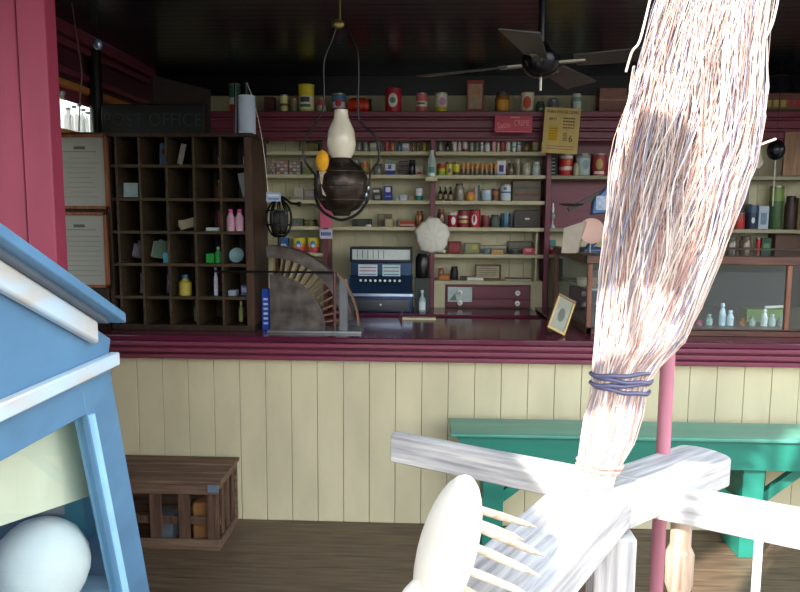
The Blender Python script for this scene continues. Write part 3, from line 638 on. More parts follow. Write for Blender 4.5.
for i in range(4):
    for j in range(5): g.bx((1.5 + 2.3 * j) * k, (3.2 + 2.3 * j) * k, -.0008, 0, (11.5 - i * 3) * k, (12.9 - i * 3) * k, inr if i > 1 else ink)
for i in range(5): g.bx(-11.5 * k, -4 * k, -.0010, -.0007, (1.5 - i * 2.4) * k, (2.2 - i * 2.4) * k, mat('#8d7426', .8))
for i in range(2): g.bx(-13 * k, 13 * k, -.0008, 0, (-15 - i * 2.5) * k, (-14.5 - i * 2.5) * k, inr)
for i in range(4): g.bx(2 * k, 6 * k, -.0008, 0, (-3 - i * 2) * k, (-2.2 - i * 2) * k, ink)
g.build('printed_lines', po)
text('6', 9.5 * k, ink, 'numeral', po, (9.5 * k, -.001, -7.5 * k), sx=.8)
# red sign
k = 4.68 / 700
rs = thing('shop_sign', 'small red sign with pale script lettering fixed to the maroon cornice', 'sign', (P(513.5, 124, 4.7).x, 4.7, P(513.5, 124, 4.7).z))
rs.rotation_euler = (0, math.radians(.6), 0)
G().bx(-18.5 * k, 18.5 * k, 0, .01, -8.3 * k, 8.3 * k, mat('#b3203f', .4, 0, .08)).build('board', rs, bevel=.002)
pk = mat('#d68a92', .5)
text('Satin', 8 * k, pk, 'lettering', rs, (-9.5 * k, -.001, -1.5 * k), rot=(PI / 2, math.radians(-6), 0), sx=.85)
text('CREME', 8 * k, pk, 'lettering', rs, (8 * k, -.001, 1 * k), sx=.62)
g = G(); g.bx(-17 * k, 17 * k, -.001, 0, -7.5 * k, -7.1 * k, pk).bx(-3 * k, 6 * k, -.001, 0, 6 * k, 7 * k, pk); g.build('underline', rs)
# bright pink strip and small tag on the left maroon post
sp_ = thing('pink_strip', 'bright pink paper strip hanging on the post behind the oil lamp', 'strip', (P(326, 213, YS - .04).x, YS - .036, P(326, 228, YS - .04).z))
G().bx(-.042, .042, 0, .003, 0, .24, mat('#cf5f7c', .6, 0, .08)).build('paper', sp_)
tg = thing('price_tag', 'white tag with blue lettering pinned under the pink strip', 'tag', (P(326, 234, YS - .04).x, YS - .036, P(326, 234, YS - .04).z))
G().bx(-.043, .043, 0, .003, -.032, .032, mat('#c9c4d4', .6, 0, .05)).build('card', tg)
g = G()
for i in range(5): g.bx(-.034 + i * .014, -.024 + i * .014, -.001, 0, -.012, .012, mat('#3a48a0', .6))
g.build('lettering', tg)
# crumpled white paper doily on the middle post
c = P(432.5, 236, YS - .10); rad = 17 * 4.7 / 700
dl = thing('paper_doily', 'crumpled round white paper cap hanging on the middle maroon post', 'cap', (c.x, YS - .045, c.z))
g = G(); N = 36; vs = [(0, -.04, 0)]; rings = 7
for j in range(1, rings + 1):
    for i in range(N):
        t = 2 * PI * i / N; rr = rad * j / rings * (1 + .05 * math.sin(5 * t) + .04 * math.sin(11 * t + 1) * j / rings)
        vs.append((rr * math.cos(t) * 1.0, -.04 * (1 - (j / rings) ** 2) + .003 * math.sin(9 * t) * (j / rings) - .004, rr * math.sin(t) * 1.08))
fs = [(0, 1 + i, 1 + (i + 1) % N) for i in range(N)] + [(1 + (j - 1) * N + i, 1 + j * N + i, 1 + j * N + (i + 1) % N, 1 + (j - 1) * N + (i + 1) % N) for j in range(1, rings) for i in range(N)]
g.add(vs, fs, mat('#e2dfd2', .7, 0, .05, 30, bump=.15)); o = g.build('cap', dl)
o.modifiers.new('solid', 'SOLIDIFY').thickness = .003
gb = thing('glass_jug', 'frosted glass bottle on a bracket on the middle maroon post', 'bottle', (P(431.5, 177, YS - .08).x, YS - .085, P(431.5, 177, YS - .08).z))
G().lathe([(.026, 0), (.03, .005), (.03, .1), (.018, .14), (.014, .16), (.018, .175)], mat('#a9bdb4', .12, 0, .05, spec=.8), 20).build('body', gb)
emblem(gb, .03, .045, (.02, .02), '#4a8a78', 0, 'box')
br = tag(G().bx(P(431.5, 177, YS - .08).x - .04, P(431.5, 177, YS - .08).x + .04, YS - .13, YS - .031, P(431.5, 177, YS - .08).z - .03, P(431.5, 177, YS - .08).z, CREAM_IN).build('wall_bracket', bevel=.003), 'small cream wooden bracket holding the frosted glass bottle', 'bracket')

# ------------------------------------------------------------------ cash register
rz0 = ZT - .015; Yr = 4.52
x0 = P(348, 300, Yr).x; x1 = P(412.5, 300, Yr).x; ztop = P(380, 249, Yr + .1).z
cr = thing('cash_register', 'old blue-black cash register with a pale glass display window', 'cash register', ((x0 + x1) / 2, Yr, rz0))
w = x1 - x0; hh = ztop - rz0
RB = mat('#28405f', .25, .5, .15, 9, name='register_enamel'); RD = mat('#15191f', .3, .4, .1)
zr = lambda p: P(380, p, Yr).z - rz0
G().bx(-w / 2, w / 2, 0, .24, 0, zr(295), RB).build('base', cr, bevel=.006)
d = G().bx(-w / 2 + .02, w / 2 - .02, -.015, 0, .012, zr(299), mat('#4b4d53', .3, .6, .15, 7)).build('drawer', cr, bevel=.003)
G().lathe([(.008, 0), (.012, .012), (.004, .016)], LID, 12, (0, -.015, .05), Matrix.Rotation(PI / 2, 3, 'X')).build('knob', d)
G().bx(-w / 2 - .004, w / 2 + .004, -.012, .245, zr(296), zr(293.5), mat('#aebccf', .2, .6)).build('silver_ledge', cr)
# sloping key bank
z1, z2 = zr(293.5), zr(277)
G().prism([(-w / 2 + .005, -.0, z1), (-w / 2 + .005, .06, z2), (-w / 2 + .005, .235, z2), (-w / 2 + .005, .235, z1)], (w - .01, 0, 0), RB).build('key_bank', cr)
for i in range(9):
    xk = -w * .30 + i * w * .6 / 8
    kk = G().tube([(xk, .04, zr(281)), (xk, -.005, zr(280.5))], .0028, LID, 6).build('key_stem', cr)
    G().lathe([(.008, 0), (.0085, .004), (.006, .006)], WHITE, 12, (xk, -.005, zr(280.5)), Matrix.Rotation(PI / 2, 3, 'X')).build('key_cap', kk)
G().bx(-w / 2 + .01, w / 2 - .01, .09, .235, z2, zr(263), RB).build('body', cr, bevel=.005)
for a_, b_, c_ in ((-.36, -.06, '#c9cdd2'), (.02, .30, '#b4d0d2')):
    cp = G().bx(w * a_, w * b_, .084, .09, zr(277), zr(265.5), mat(c_, .6, 0, .1)).build('paper_note', cr)
    g = G()
    for i in range(3): g.bx(w * a_ + .008, w * b_ - .008, .0832, .084, zr(276 - i * 3.5), zr(275 - i * 3.5), mat('#8f5f66' if i else '#5c7fa0', .6))
    g.build('printed_lines', cp)
G().bx(-w / 2 + .005, w / 2 - .005, .07, .235, zr(263), zr(260.5), RD).bx(-w / 2 + .005, w / 2 - .005, .07, .235, zr(250), zr(248), RD).bx(-w / 2 + .005, -w / 2 + .02, .07, .235, zr(260.5), zr(250), RD).bx(w / 2 - .02, w / 2 - .005, .07, .235, zr(260.5), zr(250), RD).build('display_frame', cr, bevel=.002)
G().bx(-w / 2 + .02, w / 2 - .02, .082, .09, zr(260.5), zr(250), mat('#c5cfcc', .06, 0, .1, 14, spec=1.0)).build('display_glass', cr)  # glass pane in an even pale colour
g = G()
for i in range(6): g.bx(-w * .38 + i * .035, -w * .38 + i * .035 + .004, .081, .083, zr(259.5), zr(251), RD)
g.build('display_flags', cr)
# dark canister and white bottle right of it
xd = P(422, 300, 4.6).x
cn = thing('black_canister', 'tall black canister on dark box right of the cash register', 'canister', (xd, 4.66, rz0))
G().bx(-.05, .05, -.05, .05, 0, P(422, 278, 4.62).z - rz0, mat('#2a3430', .5)).build('plinth', cn, bevel=.002)
z_ = P(422, 278, 4.62).z - rz0
G().lathe([(.04, z_), (.046, z_ + .01), (.046, z_ + .13), (.03, z_ + .16)], mat('#14171a', .25), 24).build('body', cn)
bl = bottle('white_bottle', 'small pale bottle with square label before the black canister', 418.5, 426, 290, 4.58, rz0, '#9fb7bb', '#c9d6d8', lab='#d9e4e4')
# cream block on the counter edge
a = P(402, 328, 4.1)
cbx = thing('cream_box', 'low cream painted box on counter behind its edge', 'box', (P(419, 328, 4.12).x, 4.10, ZT))
g = G(); G().bx(-.1, .1, 0, .06, 0, P(419, 318, 4.1).z - ZT, CREAM_IN).build('body', cbx, bevel=.002)
G().prism([(-.1, 0, 0), (-.1, 0, .05), (-.125, .03, 0)], (0, .05, 0), MAROON_D).build('end_block', cbx)

# ------------------------------------------------------------------ pigeonhole cabinet
Y0 = 3.62
cols = [P(q, 250, Y0).x for q in (109, 142, 168.5, 195.5, 222, 247.5)]
cols[0] = P(119, 250, Y0).x
rows = [P(180, q, Y0).z for q in (330, 298, 265, 232.5, 199.5, 166, 137)]
rows[0] = ZT + .035
ph = thing('pigeonhole_cabinet', 'dark wooden post office pigeonhole cabinet standing on the counter', 'cabinet', (0, 0, 0))
D = .34; PHM = wood('#241a14', '#3a2c20', 'z', .5, spec=.4); PHX = wood('#33281c', '#4a3c2a', 'x', .5)
xs0 = P(109, 250, Y0).x; ztp = P(180, 133, Y0).z
G().bx(xs0, cols[5] + .03, Y0, Y0 + D, ZT, ZT + .03, PHM).build('base', ph, bevel=.003)
G().bx(xs0 - .01, cols[5] + .04, Y0 - .01, Y0 + D + .01, ztp - .02, ztp, PHM).build('top', ph, bevel=.003)
G().bx(cols[5] - .01, cols[5] + .03, Y0, Y0 + D, ZT + .03, ztp - .02, wood('#3b2a20', '#523c2c', 'z', .4)).build('side_panel', ph, bevel=.003)
G().bx(xs0, xs0 + .02, Y0, Y0 + D, ZT + .03, ztp - .02, PHM).build('side_panel', ph, bevel=.003)
for x in cols[0:5]: G().bx(x - .006, x + .006, Y0 + .004, Y0 + D - .02, ZT + .03, ztp - .02, PHX).build('divider', ph, bevel=.001)
for z in rows[1:6]: G().bx(xs0 + .02, cols[5] - .01, Y0 + .006, Y0 + D - .02, z - .008, z + .008, PHX).build('shelf', ph, bevel=.001)
g = G()
for i in range(5):
    wv = cols[i + 1] - cols[i]
    g.bx(cols[i] + .001, cols[i] + wv * (.78 if i < 2 else .62), Y0 + D - .02, Y0 + D - .008, ZT + .03, ztp - .02, PHM)
g.build('back_board', ph)
def cell(ci, ri, fx0, fx1, h, kind, c, desc, yoff=.12, cat='letter', c2=None, name=None, tilt=0):
    """ci column, ri row from the top; fx fractions across the cell"""
    z = rows[5 - ri] + (.008 if ri < 5 else 0); xa_ = cols[ci] + .006; wv = cols[ci + 1] - cols[ci] - .012
    x0_, x1_ = xa_ + wv * fx0, xa_ + wv * fx1; ww = x1_ - x0_
    rn = ['top', 'second', 'third', 'fourth', 'fifth', 'bottom'][ri]
    lbl = f'{desc} in the {rn} row of the pigeonhole cabinet'
    nm = name or {'letter': 'envelope', 'bottle': 'small_bottle', 'box': 'small_box', 'tin': 'small_tin', 'plate': 'small_plate'}[cat]
    t = thing(nm, lbl, cat, ((x0_ + x1_) / 2, Y0 + yoff, z))
    m = mat(c, .6, 0, .15, 20)
    if kind == 'card':
        R = Matrix.Rotation(tilt, 3, 'Y') @ Matrix.Rotation(-.12, 3, 'X')
        lo = ww / 2 * abs(math.sin(tilt)) + .004
        G().box((0, .01, h / 2 + lo), (ww, .004, h), m, R).build('sheet', t)
        if c2: G().box((0, .007, h * .6 + lo), (ww * .6, .003, h * .2), mat(c2, .6), R).build('print', t)
    elif kind == 'box':
        G().bx(-ww / 2, ww / 2, 0, .06, 0, h, m).build('body', t, bevel=.002)
        if c2: G().bx(-ww * .35, ww * .35, -.001, 0, h * .3, h * .8, mat(c2, .6)).build('label', t)
    elif kind == 'bottle':
        r = ww / 2; G().lathe([(r * .9, 0), (r, .004), (r, h * .62), (r * .5, h * .78), (r * .45, h * .85)], m, 16).build('body', t)
        G().lathe([(r * .55, h * .84), (r * .55, h)], mat(c2 or '#d8d8d0', .4), 12).build('cap', t)
    elif kind == 'plate':
        R = Matrix.Rotation(PI / 2 - .3, 3, 'X'); r = ww / 2
        G().lathe([(r * .2, 0), (r * .7, .004), (r, .014), (r, .018), (r * .6, .008), (0.001, .006)], m, 24, (0, .03, r * .95), R).build('dish', t)
    elif kind == 'bundle':
        for q in range(5):
            R = Matrix.Rotation(tilt + random.uniform(-.15, .15), 3, 'Y') @ Matrix.Rotation(random.uniform(-.3, 0), 3, 'X')
            G().box((random.uniform(-.01, .01), .012 * q, h / 2 + .012), (ww, .002, h * random.uniform(.7, 1)), mat(random.choice([c, c2 or c, '#9f9a90']), .7), R).build('sheet', t)
    return t
cell(0, 1, .05, .75, .075, 'card', '#a9c0c0', 'pale blue card standing upright', .05)
cell(1, 0, .55, .95, .115, 'card', '#5c86a6', 'blue and red booklet', .08, c2='#8a3c3c', name='booklet')
cell(2, 0, .2, .42, .11, 'card', '#9c9990', 'curled grey paper', .10, tilt=.2)
cell(2, 0, .5, .8, .075, 'box', '#9d8c68', 'tan box beside curled paper', .2, 'box')
cell(3, 0, .5, .92, .055, 'box', '#c2b67a', 'yellowish cream box', .2, 'box')
cell(4, 0, .45, .9, .06, 'box', '#bdb27a', 'pale cream packet', .22, 'box')
cell(1, 1, .7, .9, .09, 'card', '#6f93ab', 'narrow light blue slip', .1)
cell(3, 1, .5, .8, .10, 'bottle', '#8e5a38', 'amber bottle with cream cap', .16, 'bottle', '#cfc08a')
cell(4, 1, .5, .92, .13, 'card', '#9fb0a8', 'leaning pale green letter', .12, tilt=-.25)
cell(2, 2, .15, .85, .05, 'bundle', '#a89f84', 'loose bundle of tan papers', .08, c2='#8a836c', tilt=-.15, name='paper_bundle')
cell(3, 2, .55, .92, .105, 'box', '#9c3a2c', 'brick red box', .15, 'box')
cell(3, 2, .3, .85, .018, 'box', '#b9cfc6', 'thin pale card lying flat', .04, 'box', name='flat_card')
cell(4, 2, .06, .42, .115, 'bottle', '#cf9fb4', 'left one of two pink-capped pale bottles', .05, 'bottle', '#d8408a')
cell(4, 2, .44, .80, .115, 'bottle', '#d6a9bb', 'right one of two pink-capped pale bottles', .05, 'bottle', '#d8408a')
cell(0, 3, .25, .75, .10, 'bundle', '#7c7274', 'slanting bundle of dim grey letters', .1, c2='#8a8490', tilt=.28, name='paper_bundle')
cell(1, 3, .15, .68, .11, 'bundle', '#5f7a68', 'crumpled bundle of green and grey papers', .08, c2='#8d938c', tilt=.2, name='paper_bundle')
cell(1, 3, .72, .95, .055, 'box', '#3f8a96', 'small teal box beside crumpled papers', .03, 'box')
cell(3, 3, .22, .55, .05, 'box', '#1f9a3c', 'bright green little box', .06, 'box')
cell(3, 3, .62, .88, .085, 'bottle', '#35a04c', 'green bottle with pale cap', .06, 'bottle', '#bcd0b0')
cell(4, 3, .1, .75, .1, 'plate', '#7fa0a4', 'round teal plate leaning', .05, 'plate')
cell(0, 4, .5, .9, .11, 'card', '#8c8488', 'mauve grey letter', .1)
cell(1, 4, .55, .9, .1, 'card', '#7a7488', 'lilac letter with pale print', .12, c2='#a9b8b8')
cell(2, 4, .17, .68, .11, 'bottle', '#a59a3a', 'wide yellow jar with blue top', .06, 'bottle', '#2f5f80', name='wide_jar')
cell(3, 4, .5, .68, .15, 'bottle', '#c9c9da', 'tall white bottle', .07, 'bottle', '#b9bcd8')
cell(4, 4, .5, .85, .05, 'box', '#6a6fa8', 'small lilac labelled box', .10, 'box', '#b9b9dd')
cell(4, 4, .05, .4, .03, 'box', '#8a95a0', 'low grey-blue box', .05, 'box')
cell(2, 5, .6, .85, .12, 'bottle', '#9c9270', 'tall cream bottle', .12, 'bottle', '#c9c2a0')
cell(4, 5, .35, .55, .11, 'bottle', '#8f8f52', 'olive bottle with pale cap', .12, 'bottle', '#c9c8a0')
cell(3, 5, .7, .9, .1, 'bottle', '#6f7c52', 'dim green bottle', .14, 'bottle', '#a5b090')
cell(1, 5, .7, .9, .05, 'card', '#8a6a48', 'little brown card', .12)
# items on top of the cabinet
pr = thing('paper_roll', 'upright white paper roll on top of the pigeonhole cabinet', 'paper roll', (P(247, 129, 3.75).x, 3.75, ztp))
hr = P(247, 96, 3.75).z - ztp
G().lathe([(.046, 0), (.046, hr), (.014, hr)], mat('#b7c4d6', .7, 0, .04), 28).build('roll', pr)
G().lathe([(.012, hr), (.012, hr + .07)], BLACK, 12).build('spindle', pr)
G().tube([(-.055, -.02, 0), (-.05, -.02, hr + .06)], .009, BLACK).build('side_bar', pr)
pts = [P(247, 83, 3.72), P(252, 96, 3.7), P(258, 118, 3.66), P(262, 138, 3.6), P(265, 160, 3.59), P(268, 192, 3.585)]
tag(G().tube(pts, .0016, WHITE, 6).build('white_string'), 'thin white string running from paper roll down to small tag', 'string')
tb = thing('string_tag', 'blue and white printed tag hanging at the white string', 'tag', (P(273.5, 197, 3.6).x, 3.6, P(273.5, 197, 3.6).z))
G().box((0, 0, 0), (.075, .003, .045), mat('#9fb4cc', .6, 0, .1)).build('card', tb)
G().box((0, -.002, .008), (.06, .002, .01), mat('#dfe6ee', .6)).box((0, -.002, -.01), (.055, .002, .007), mat('#5f78a0', .6)).build('print', tb)
# POST OFFICE sign standing on the cabinet
sgn = thing('post_office_sign', 'dark wooden sign reading POST OFFICE on top of the cabinet', 'sign', (P(153, 131, 3.85).x, 3.85, ztp))
hz = P(153, 104, 3.85).z - ztp
G().bx(-.285, .285, 0, .025, 0, hz, mat('#101412', .5, 0, .2)).build('board', sgn, bevel=.004)
text('POST OFFICE', .10, mat('#26332f', .6), 'lettering', sgn, (0, -.001, hz * .52), sx=.93)
# brown board leaning behind
bd = thing('brown_board', 'dark brown cardboard sheet leaning behind the POST OFFICE sign', 'board', (0, 0, 0))
pts = [P(153, 75, 3.93), P(210, 90, 3.93), P(210, 131, 3.93), P(153, 131, 3.93)]
pts[2].z = pts[3].z = ztp
bd.location = (0, 0, 0); G().prism([tuple(p) for p in pts], (0, .012, 0), mat('#2c1f1b', .7, 0, .15)).build('sheet', bd)

# framed documents
dm = wood('#6b4028', '#8a5636', 'z'); docm = mat('#8d8f86', .3, 0, .06, 4.0)
db = thing('backing_post', 'dark upright board behind the two framed documents', 'board', (0, 0, 0))
a, b = P(52, 134, 3.63), P(113, 334, 3.63)
G().bx(a.x - .06, xs0 - .012, 3.63, 3.66, ZT, a.z + .01, PHM).build('plank', db)
for (q0, q1), dsc in (((134, 209), 'upper framed certificate with crest beside the pigeonhole cabinet'), ((212, 288), 'lower framed certificate with ruled lines beside the pigeonhole cabinet')):
    a, b = P(50, q0, 3.6), P(108.7, q1, 3.6); cx_ = (a.x + b.x) / 2; cz_ = (a.z + b.z) / 2
    t = thing('framed_certificate', dsc, 'certificate', (cx_, 3.6, cz_)); w2, h2 = (b.x - a.x) / 2, (a.z - b.z) / 2
    g = G(); g.bx(-w2, w2, 0, .025, h2 - .016, h2, dm).bx(-w2, w2, 0, .025, -h2, -h2 + .016, dm).bx(-w2, -w2 + .016, 0, .025, -h2, h2, dm).bx(w2 - .016, w2, 0, .025, -h2, h2, dm)
    g.build('frame', t, bevel=.002)
    pg = G().bx(-w2 + .015, w2 - .015, .01, .02, -h2 + .015, h2 - .015, docm).build('document', t)
    g = G(); ik = mat('#4d504c', .7)
    g.bx(-.03, .03, .0093, .01, h2 * .60, h2 * .68, ik); g.bx(-w2 * .6, w2 * .6, .0093, .01, h2 * .53, h2 * .545, ik)
    for i in range(9):
        u = random.uniform(.3, .7) if q0 < 200 else .75
        g.bx(-w2 * u, w2 * u, .0093, .01, h2 * (.36 - i * .13), h2 * (.368 - i * .13), ik)
    g.build('printed_lines', pg)
    text('★ ★', .02, ik, 'crest', pg, (0, .009, h2 * .74)) if False else None

# tall black lamp post and bottles in the left window
xp = P(96, 100, 4.0).x
bp = thing('black_post', 'tall thin black post standing on the counter by the left window', 'post', (xp, 4.0, ZT))
zk = P(98, 44, 4.0).z - ZT
G().lathe([(.038, 0), (.038, ZC - ZT - .03), (.03, ZC - ZT)], BLACK, 20).build('shaft', bp)
kp = P(98, 44, 3.05)
kb = thing('hanging_ball', 'small silvery-blue glass ball hanging from the ceiling near the left window', 'ornament', tuple(kp))
G().blob((0, 0, 0), (.02, .02, .025), mat('#8fa0bd', .12, .7)).build('ball', kb)
G().tube([(0, 0, .02), (0, 0, ZC - kp.z)], .0015, BLACK, 6).build('thread', kb)
wp = [P(a_, b_, 3.3) for a_, b_ in ((74, 52), (80, 58), (82, 75), (80, 100), (79, 131))]; wp[0].z = ZC - .002
tag(G().tube(wp, .0035, mat('#6b4a44', .5), 6).build('thin_wire'), 'thin brown wire hanging down in front of the left window', 'wire')
bs = mat('#d9d2bf', .1, 0, .1, 20, alpha=.4, spec=.8)
for i, (q, yt, d) in enumerate(((60.5, 92, 'tallest clear bottle nearest the burgundy partition'), (67, 108, 'squat clear bottle second from the partition'), (72.5, 106, 'third clear bottle with round shoulder'), (78, 104, 'slim clear bottle near centre'), (82, 109, 'short clear bottle beside the slim one'), (86, 112, 'last clear bottle against the black post'))):
    pb = PX(q, 120, XL + .02); 
    hb = PX(q, yt, XL + .02).z - wzs; r = .04 if i == 0 else .026
    t = thing('window_bottle', d + ' on window shelf', 'bottle', (XL + .03, pb.y, wzs))
    G().lathe([(r * .9, 0), (r, .01), (r, hb * .6), (r * .4, hb * .78), (r * .35, hb * .93)], bs, 18).build('body', t)
    G().lathe([(r * .5, hb * .92), (r * .5, hb)], mat('#8f98a5', .3, .3), 14).build('stopper', t)

# ------------------------------------------------------------------ string holder basket of black iron
c = P(279, 219, 3.90); r = 13 * 3.9 / 700
sb = thing('string_holder', 'openwork black iron string holder on a stand beside the cabinet', 'string holder', (c.x, 3.90, ZT))
cz = c.z - ZT
g = G(); N = 10
for i in range(N):
    a_ = 2 * PI * i / N
    g.tube([(r * .25 * math.cos(a_), r * .25 * math.sin(a_), cz + r * 1.6)] + [(r * math.sin(t) * math.cos(a_), r * math.sin(t) * math.sin(a_), cz + r * 1.45 * math.cos(t)) for t in [PI * k / 10 for k in range(2, 10)]], .0045, BLACK, 6)
for t in (.35, .6, .8): g.tube([(r * math.sin(PI * t) * math.cos(2 * PI * k / 20), r * math.sin(PI * t) * math.sin(2 * PI * k / 20), cz + r * 1.45 * math.cos(PI * t)) for k in range(20)], .005, BLACK, 6, closed=True)
g.build('cage', sb)
G().blob((0, 0, cz - r * .2), (r * .75, r * .75, r * .9), mat('#3c3d38', .8, 0, .3, 60, bump=.6)).build('twine_ball', sb)
G().tube([(0, 0, 0), (0, 0, cz - r * 1.2)], .009, BLACK).lathe([(.05, 0), (.045, .01), (.01, .02)], BLACK, 20).build('stand', sb)
G().tube([(0, 0, cz + r * 1.45), (.02, 0, cz + r * 1.7), (.07, 0, cz + r * 1.2), (.11, 0, cz + r * 1.15)], .007, BLACK).blob((.115, 0, cz + r * 1.15), (.014, .014, .014), BLACK).build('arm', sb)
# blue lettered can beside it
bcn = thing('blue_label_box', 'narrow blue box with white lettering at foot of the cabinet', 'box', (P(266, 325, 3.68).x, 3.68, ZT))
hb = P(266, 289, 3.68).z - ZT
G().bx(-.02, .02, 0, .04, 0, hb, mat('#1d4fc0', .4, 0, .08)).build('body', bcn, bevel=.002)
g = G()
for i in range(6): g.bx(-.012, .012, -.001, 0, .03 + i * .026, .042 + i * .026, mat('#cfdcf2', .5))
g.build('lettering', bcn)

# ------------------------------------------------------------------ quarter-round slotted iron cutter
c0 = P(272, 337, 3.66); k = 3.66 / 700
pc_ = thing('plug_cutter', 'rusty quarter-round iron cutter with fanned slots on the counter', 'cutter', (c0.x, 3.62, ZT))
IR = mat('#4a3d3a', .45, .5, .3, 14, bump=.2, name='rusty_iron', col2='#6d655f'); IRD = mat('#2e2624', .5, .4, .25, 12, col2='#5b4136')
r1 = 56 * k; r2 = 84 * k
def arcp(r, a0, a1, n, y=0): return [(r * math.cos(a0 + (a1 - a0) * i / n), y, r * math.sin(a0 + (a1 - a0) * i / n)) for i in range(n + 1)]
G().prism([(0, 0, .012)] + [(p[0], 0, p[2] + .012) for p in arcp(r1, 0, PI / 2, 20)], (0, .012, 0), IR).build('quarter_plate', pc_, bevel=.001)
g = G()
A = [(p[0], .03, p[2] + .012) for p in arcp(r2, .12, PI / 2 + .05, 24)]; B = [(p[0], .03, p[2] + .012) for p in arcp(r2 * .86, .12, PI / 2 + .05, 24)]
for i in range(24): g.prism([A[i], A[i + 1], B[i + 1], B[i]], (0, .09, 0), IR)
g.build('rim', pc_)
g = G()
for i in range(13):
    a_ = .14 + i * .115
    ca, sa = math.cos(a_), math.sin(a_)
    g.bar((r1 * .97 * ca, .075, r1 * .97 * sa + .012), (r2 * .9 * ca, .075, r2 * .9 * sa + .012), .085, .009, mat('#7c6242', .6, .1, .3, 10), up=(-sa, 0, ca))
g.build('fins', pc_)
G().bx(-.01, 93 * k, -.03, .13, 0, .012, mat('#8f9694', .3, .7)).build('base_plate', pc_, bevel=.002)
G().tube([(66 * k, -.02, .01), (66 * k, -.02, 62 * k)], .008, mat('#5a3a3c', .4, .3)).build('upright_rod', pc_)
G().tube([(-54 * k, -.02, 61 * k), (68 * k, -.02, 61 * k)], .006, BLACK).build('cross_rod', pc_)
g = G(); A2 = arcp(r2 + .03, .05, .75, 14, .02)
A2 = [(p[0] + .0, p[1], p[2] + .01) for p in A2]
for i in range(14):
    p, q = A2[i], A2[i + 1]; g.bar(p, q, .05, .006, mat('#8a6a4c', .5, .3), up=(p[0], 0, p[2]))
g.build('guard_strip', pc_)
G().bx(70 * k, 78 * k, .02, .03, .012, 54 * k, mat('#6f7276', .35, .6)).build('side_bracket', pc_)

# ------------------------------------------------------------------ hanging oil lamp
Yl = 3.05; k = Yl / 700
cz = P(341.5, 185, Yl)
lm = thing('hanging_oil_lamp', 'hanging oil lamp with cloudy glass chimney and black iron harp frame', 'lamp', (cz.x, Yl, cz.z))
V = lambda qx, qy: (P(qx, qy, Yl).x - cz.x, 0, P(qx, qy, Yl).z - cz.z)
CH = mat('#e6dfc9', .12, 0, .06, 6, alpha=.8, spec=.8, name='cloudy_chimney')
zz = lambda qy: P(341, qy, Yl).z - cz.z
r = k
G().lathe([(9 * r, zz(160)), (12.5 * r, zz(153)), (14.5 * r, zz(145)), (13 * r, zz(131)), (7.5 * r, zz(118)), (6.6 * r, zz(112)), (6.7 * r, zz(110))], CH, 28, cap=False).build('chimney', lm)
FO = mat('#231f1d', .35, .6, .3, 26, bump=.5, name='cast_black_font', col2='#463a31')
G().lathe([(9 * r, zz(163)), (10 * r, zz(158)), (8.5 * r, zz(156))], FO, 24).build('burner', lm)
G().lathe([(8 * r, zz(216)), (10 * r, zz(212)), (17 * r, zz(209)), (23 * r, zz(200)), (26.5 * r, zz(188)), (25.5 * r, zz(176)), (20 * r, zz(167)), (13 * r, zz(162)), (9 * r, zz(158))], FO, 30).build('font', lm)
g = G()
for q in (-8, -4, 0, 4, 8): pass
for t in (zz(172), zz(186), zz(200)):
    rr = {0: 24, 1: 27, 2: 23.2}[[zz(172), zz(186), zz(200)].index(t)] * r
    g.tube([(rr * math.cos(2 * PI * i / 28), rr * math.sin(2 * PI * i / 28), t) for i in range(28)], .003, FO, 6, closed=True)
g.build('bands', lm)
def smooth(pts, n=6):
    out = []; Pn = [Vector(p) for p in pts]; Pn = [Pn[0]] + Pn + [Pn[-1]]
    for i in range(1, len(Pn) - 2):
        for j in range(n):
            t = j / n; a, b, c, d = Pn[i - 1], Pn[i], Pn[i + 1], Pn[i + 2]
            out.append(.5 * ((2 * b) + (c - a) * t + (2 * a - 5 * b + 4 * c - d) * t * t + (3 * b - a - 3 * c + d) * t ** 3))
    out.append(Pn[-2]); return out
for pts in ([V(332, 40), V(324, 62), V(324, 100), V(319, 118), V(305, 140), V(304, 158), V(311, 170), V(315, 176), V(315, 193)], [V(348, 30), V(358, 55), V(358, 112), V(362, 124), V(375, 136), V(379, 150), V(378, 162), V(371, 172), V(369, 192)]):
    G().tube(smooth(pts), .0045, BLACK, 8).build('harp_arm', lm)
G().tube(smooth([V(332, 40), V(336, 28), V(340, 20), V(348, 30)]), .005, BLACK, 8).build('yoke', lm)
zcl = ZC - cz.z
G().tube([V(340, 20), (V(340, 20)[0], 0, zcl)], .005, mat('#8a7a48', .3, .8)).blob(V(338, 24), (.03, .012, .02), mat('#8a7a48', .3, .8)).build('ceiling_hook', lm)
oc = P(322.5, 161, 2.96)
of = thing('yellow_cloth', 'bunched bright yellow-orange cloth tucked at the oil lamp', 'cloth', tuple(oc))
G().blob((0, 0, .0), (.028, .024, .044), mat('#d79a16', .8, 0, .15, 40, bump=.6), 20, noise=.05).build('bunch', of)
G().prism([(-.015, 0, -.04), (.03, 0, -.04), (.045, 0, -.16), (.0, 0, -.14)], (0, .012, 0), mat('#a89580', .8, 0, .4, 90)).build('patterned_tail', of)

G().tube(smooth([V(315, 190), V(317, 202), V(325, 213), V(341, 220), V(357, 214), V(366, 203), V(369, 190)], 8), .0065, BLACK, 8).build('cradle', lm)
gl = mat('#7f93a5', .15, .5, .1)
g = G()
for qx, qy in ((356, 206), (362, 200), (366, 195), (351, 211), (368, 188)): g.blob(V(qx, qy), (.009, .009, .014), gl, 8)
g.build('glass_drops', lm)
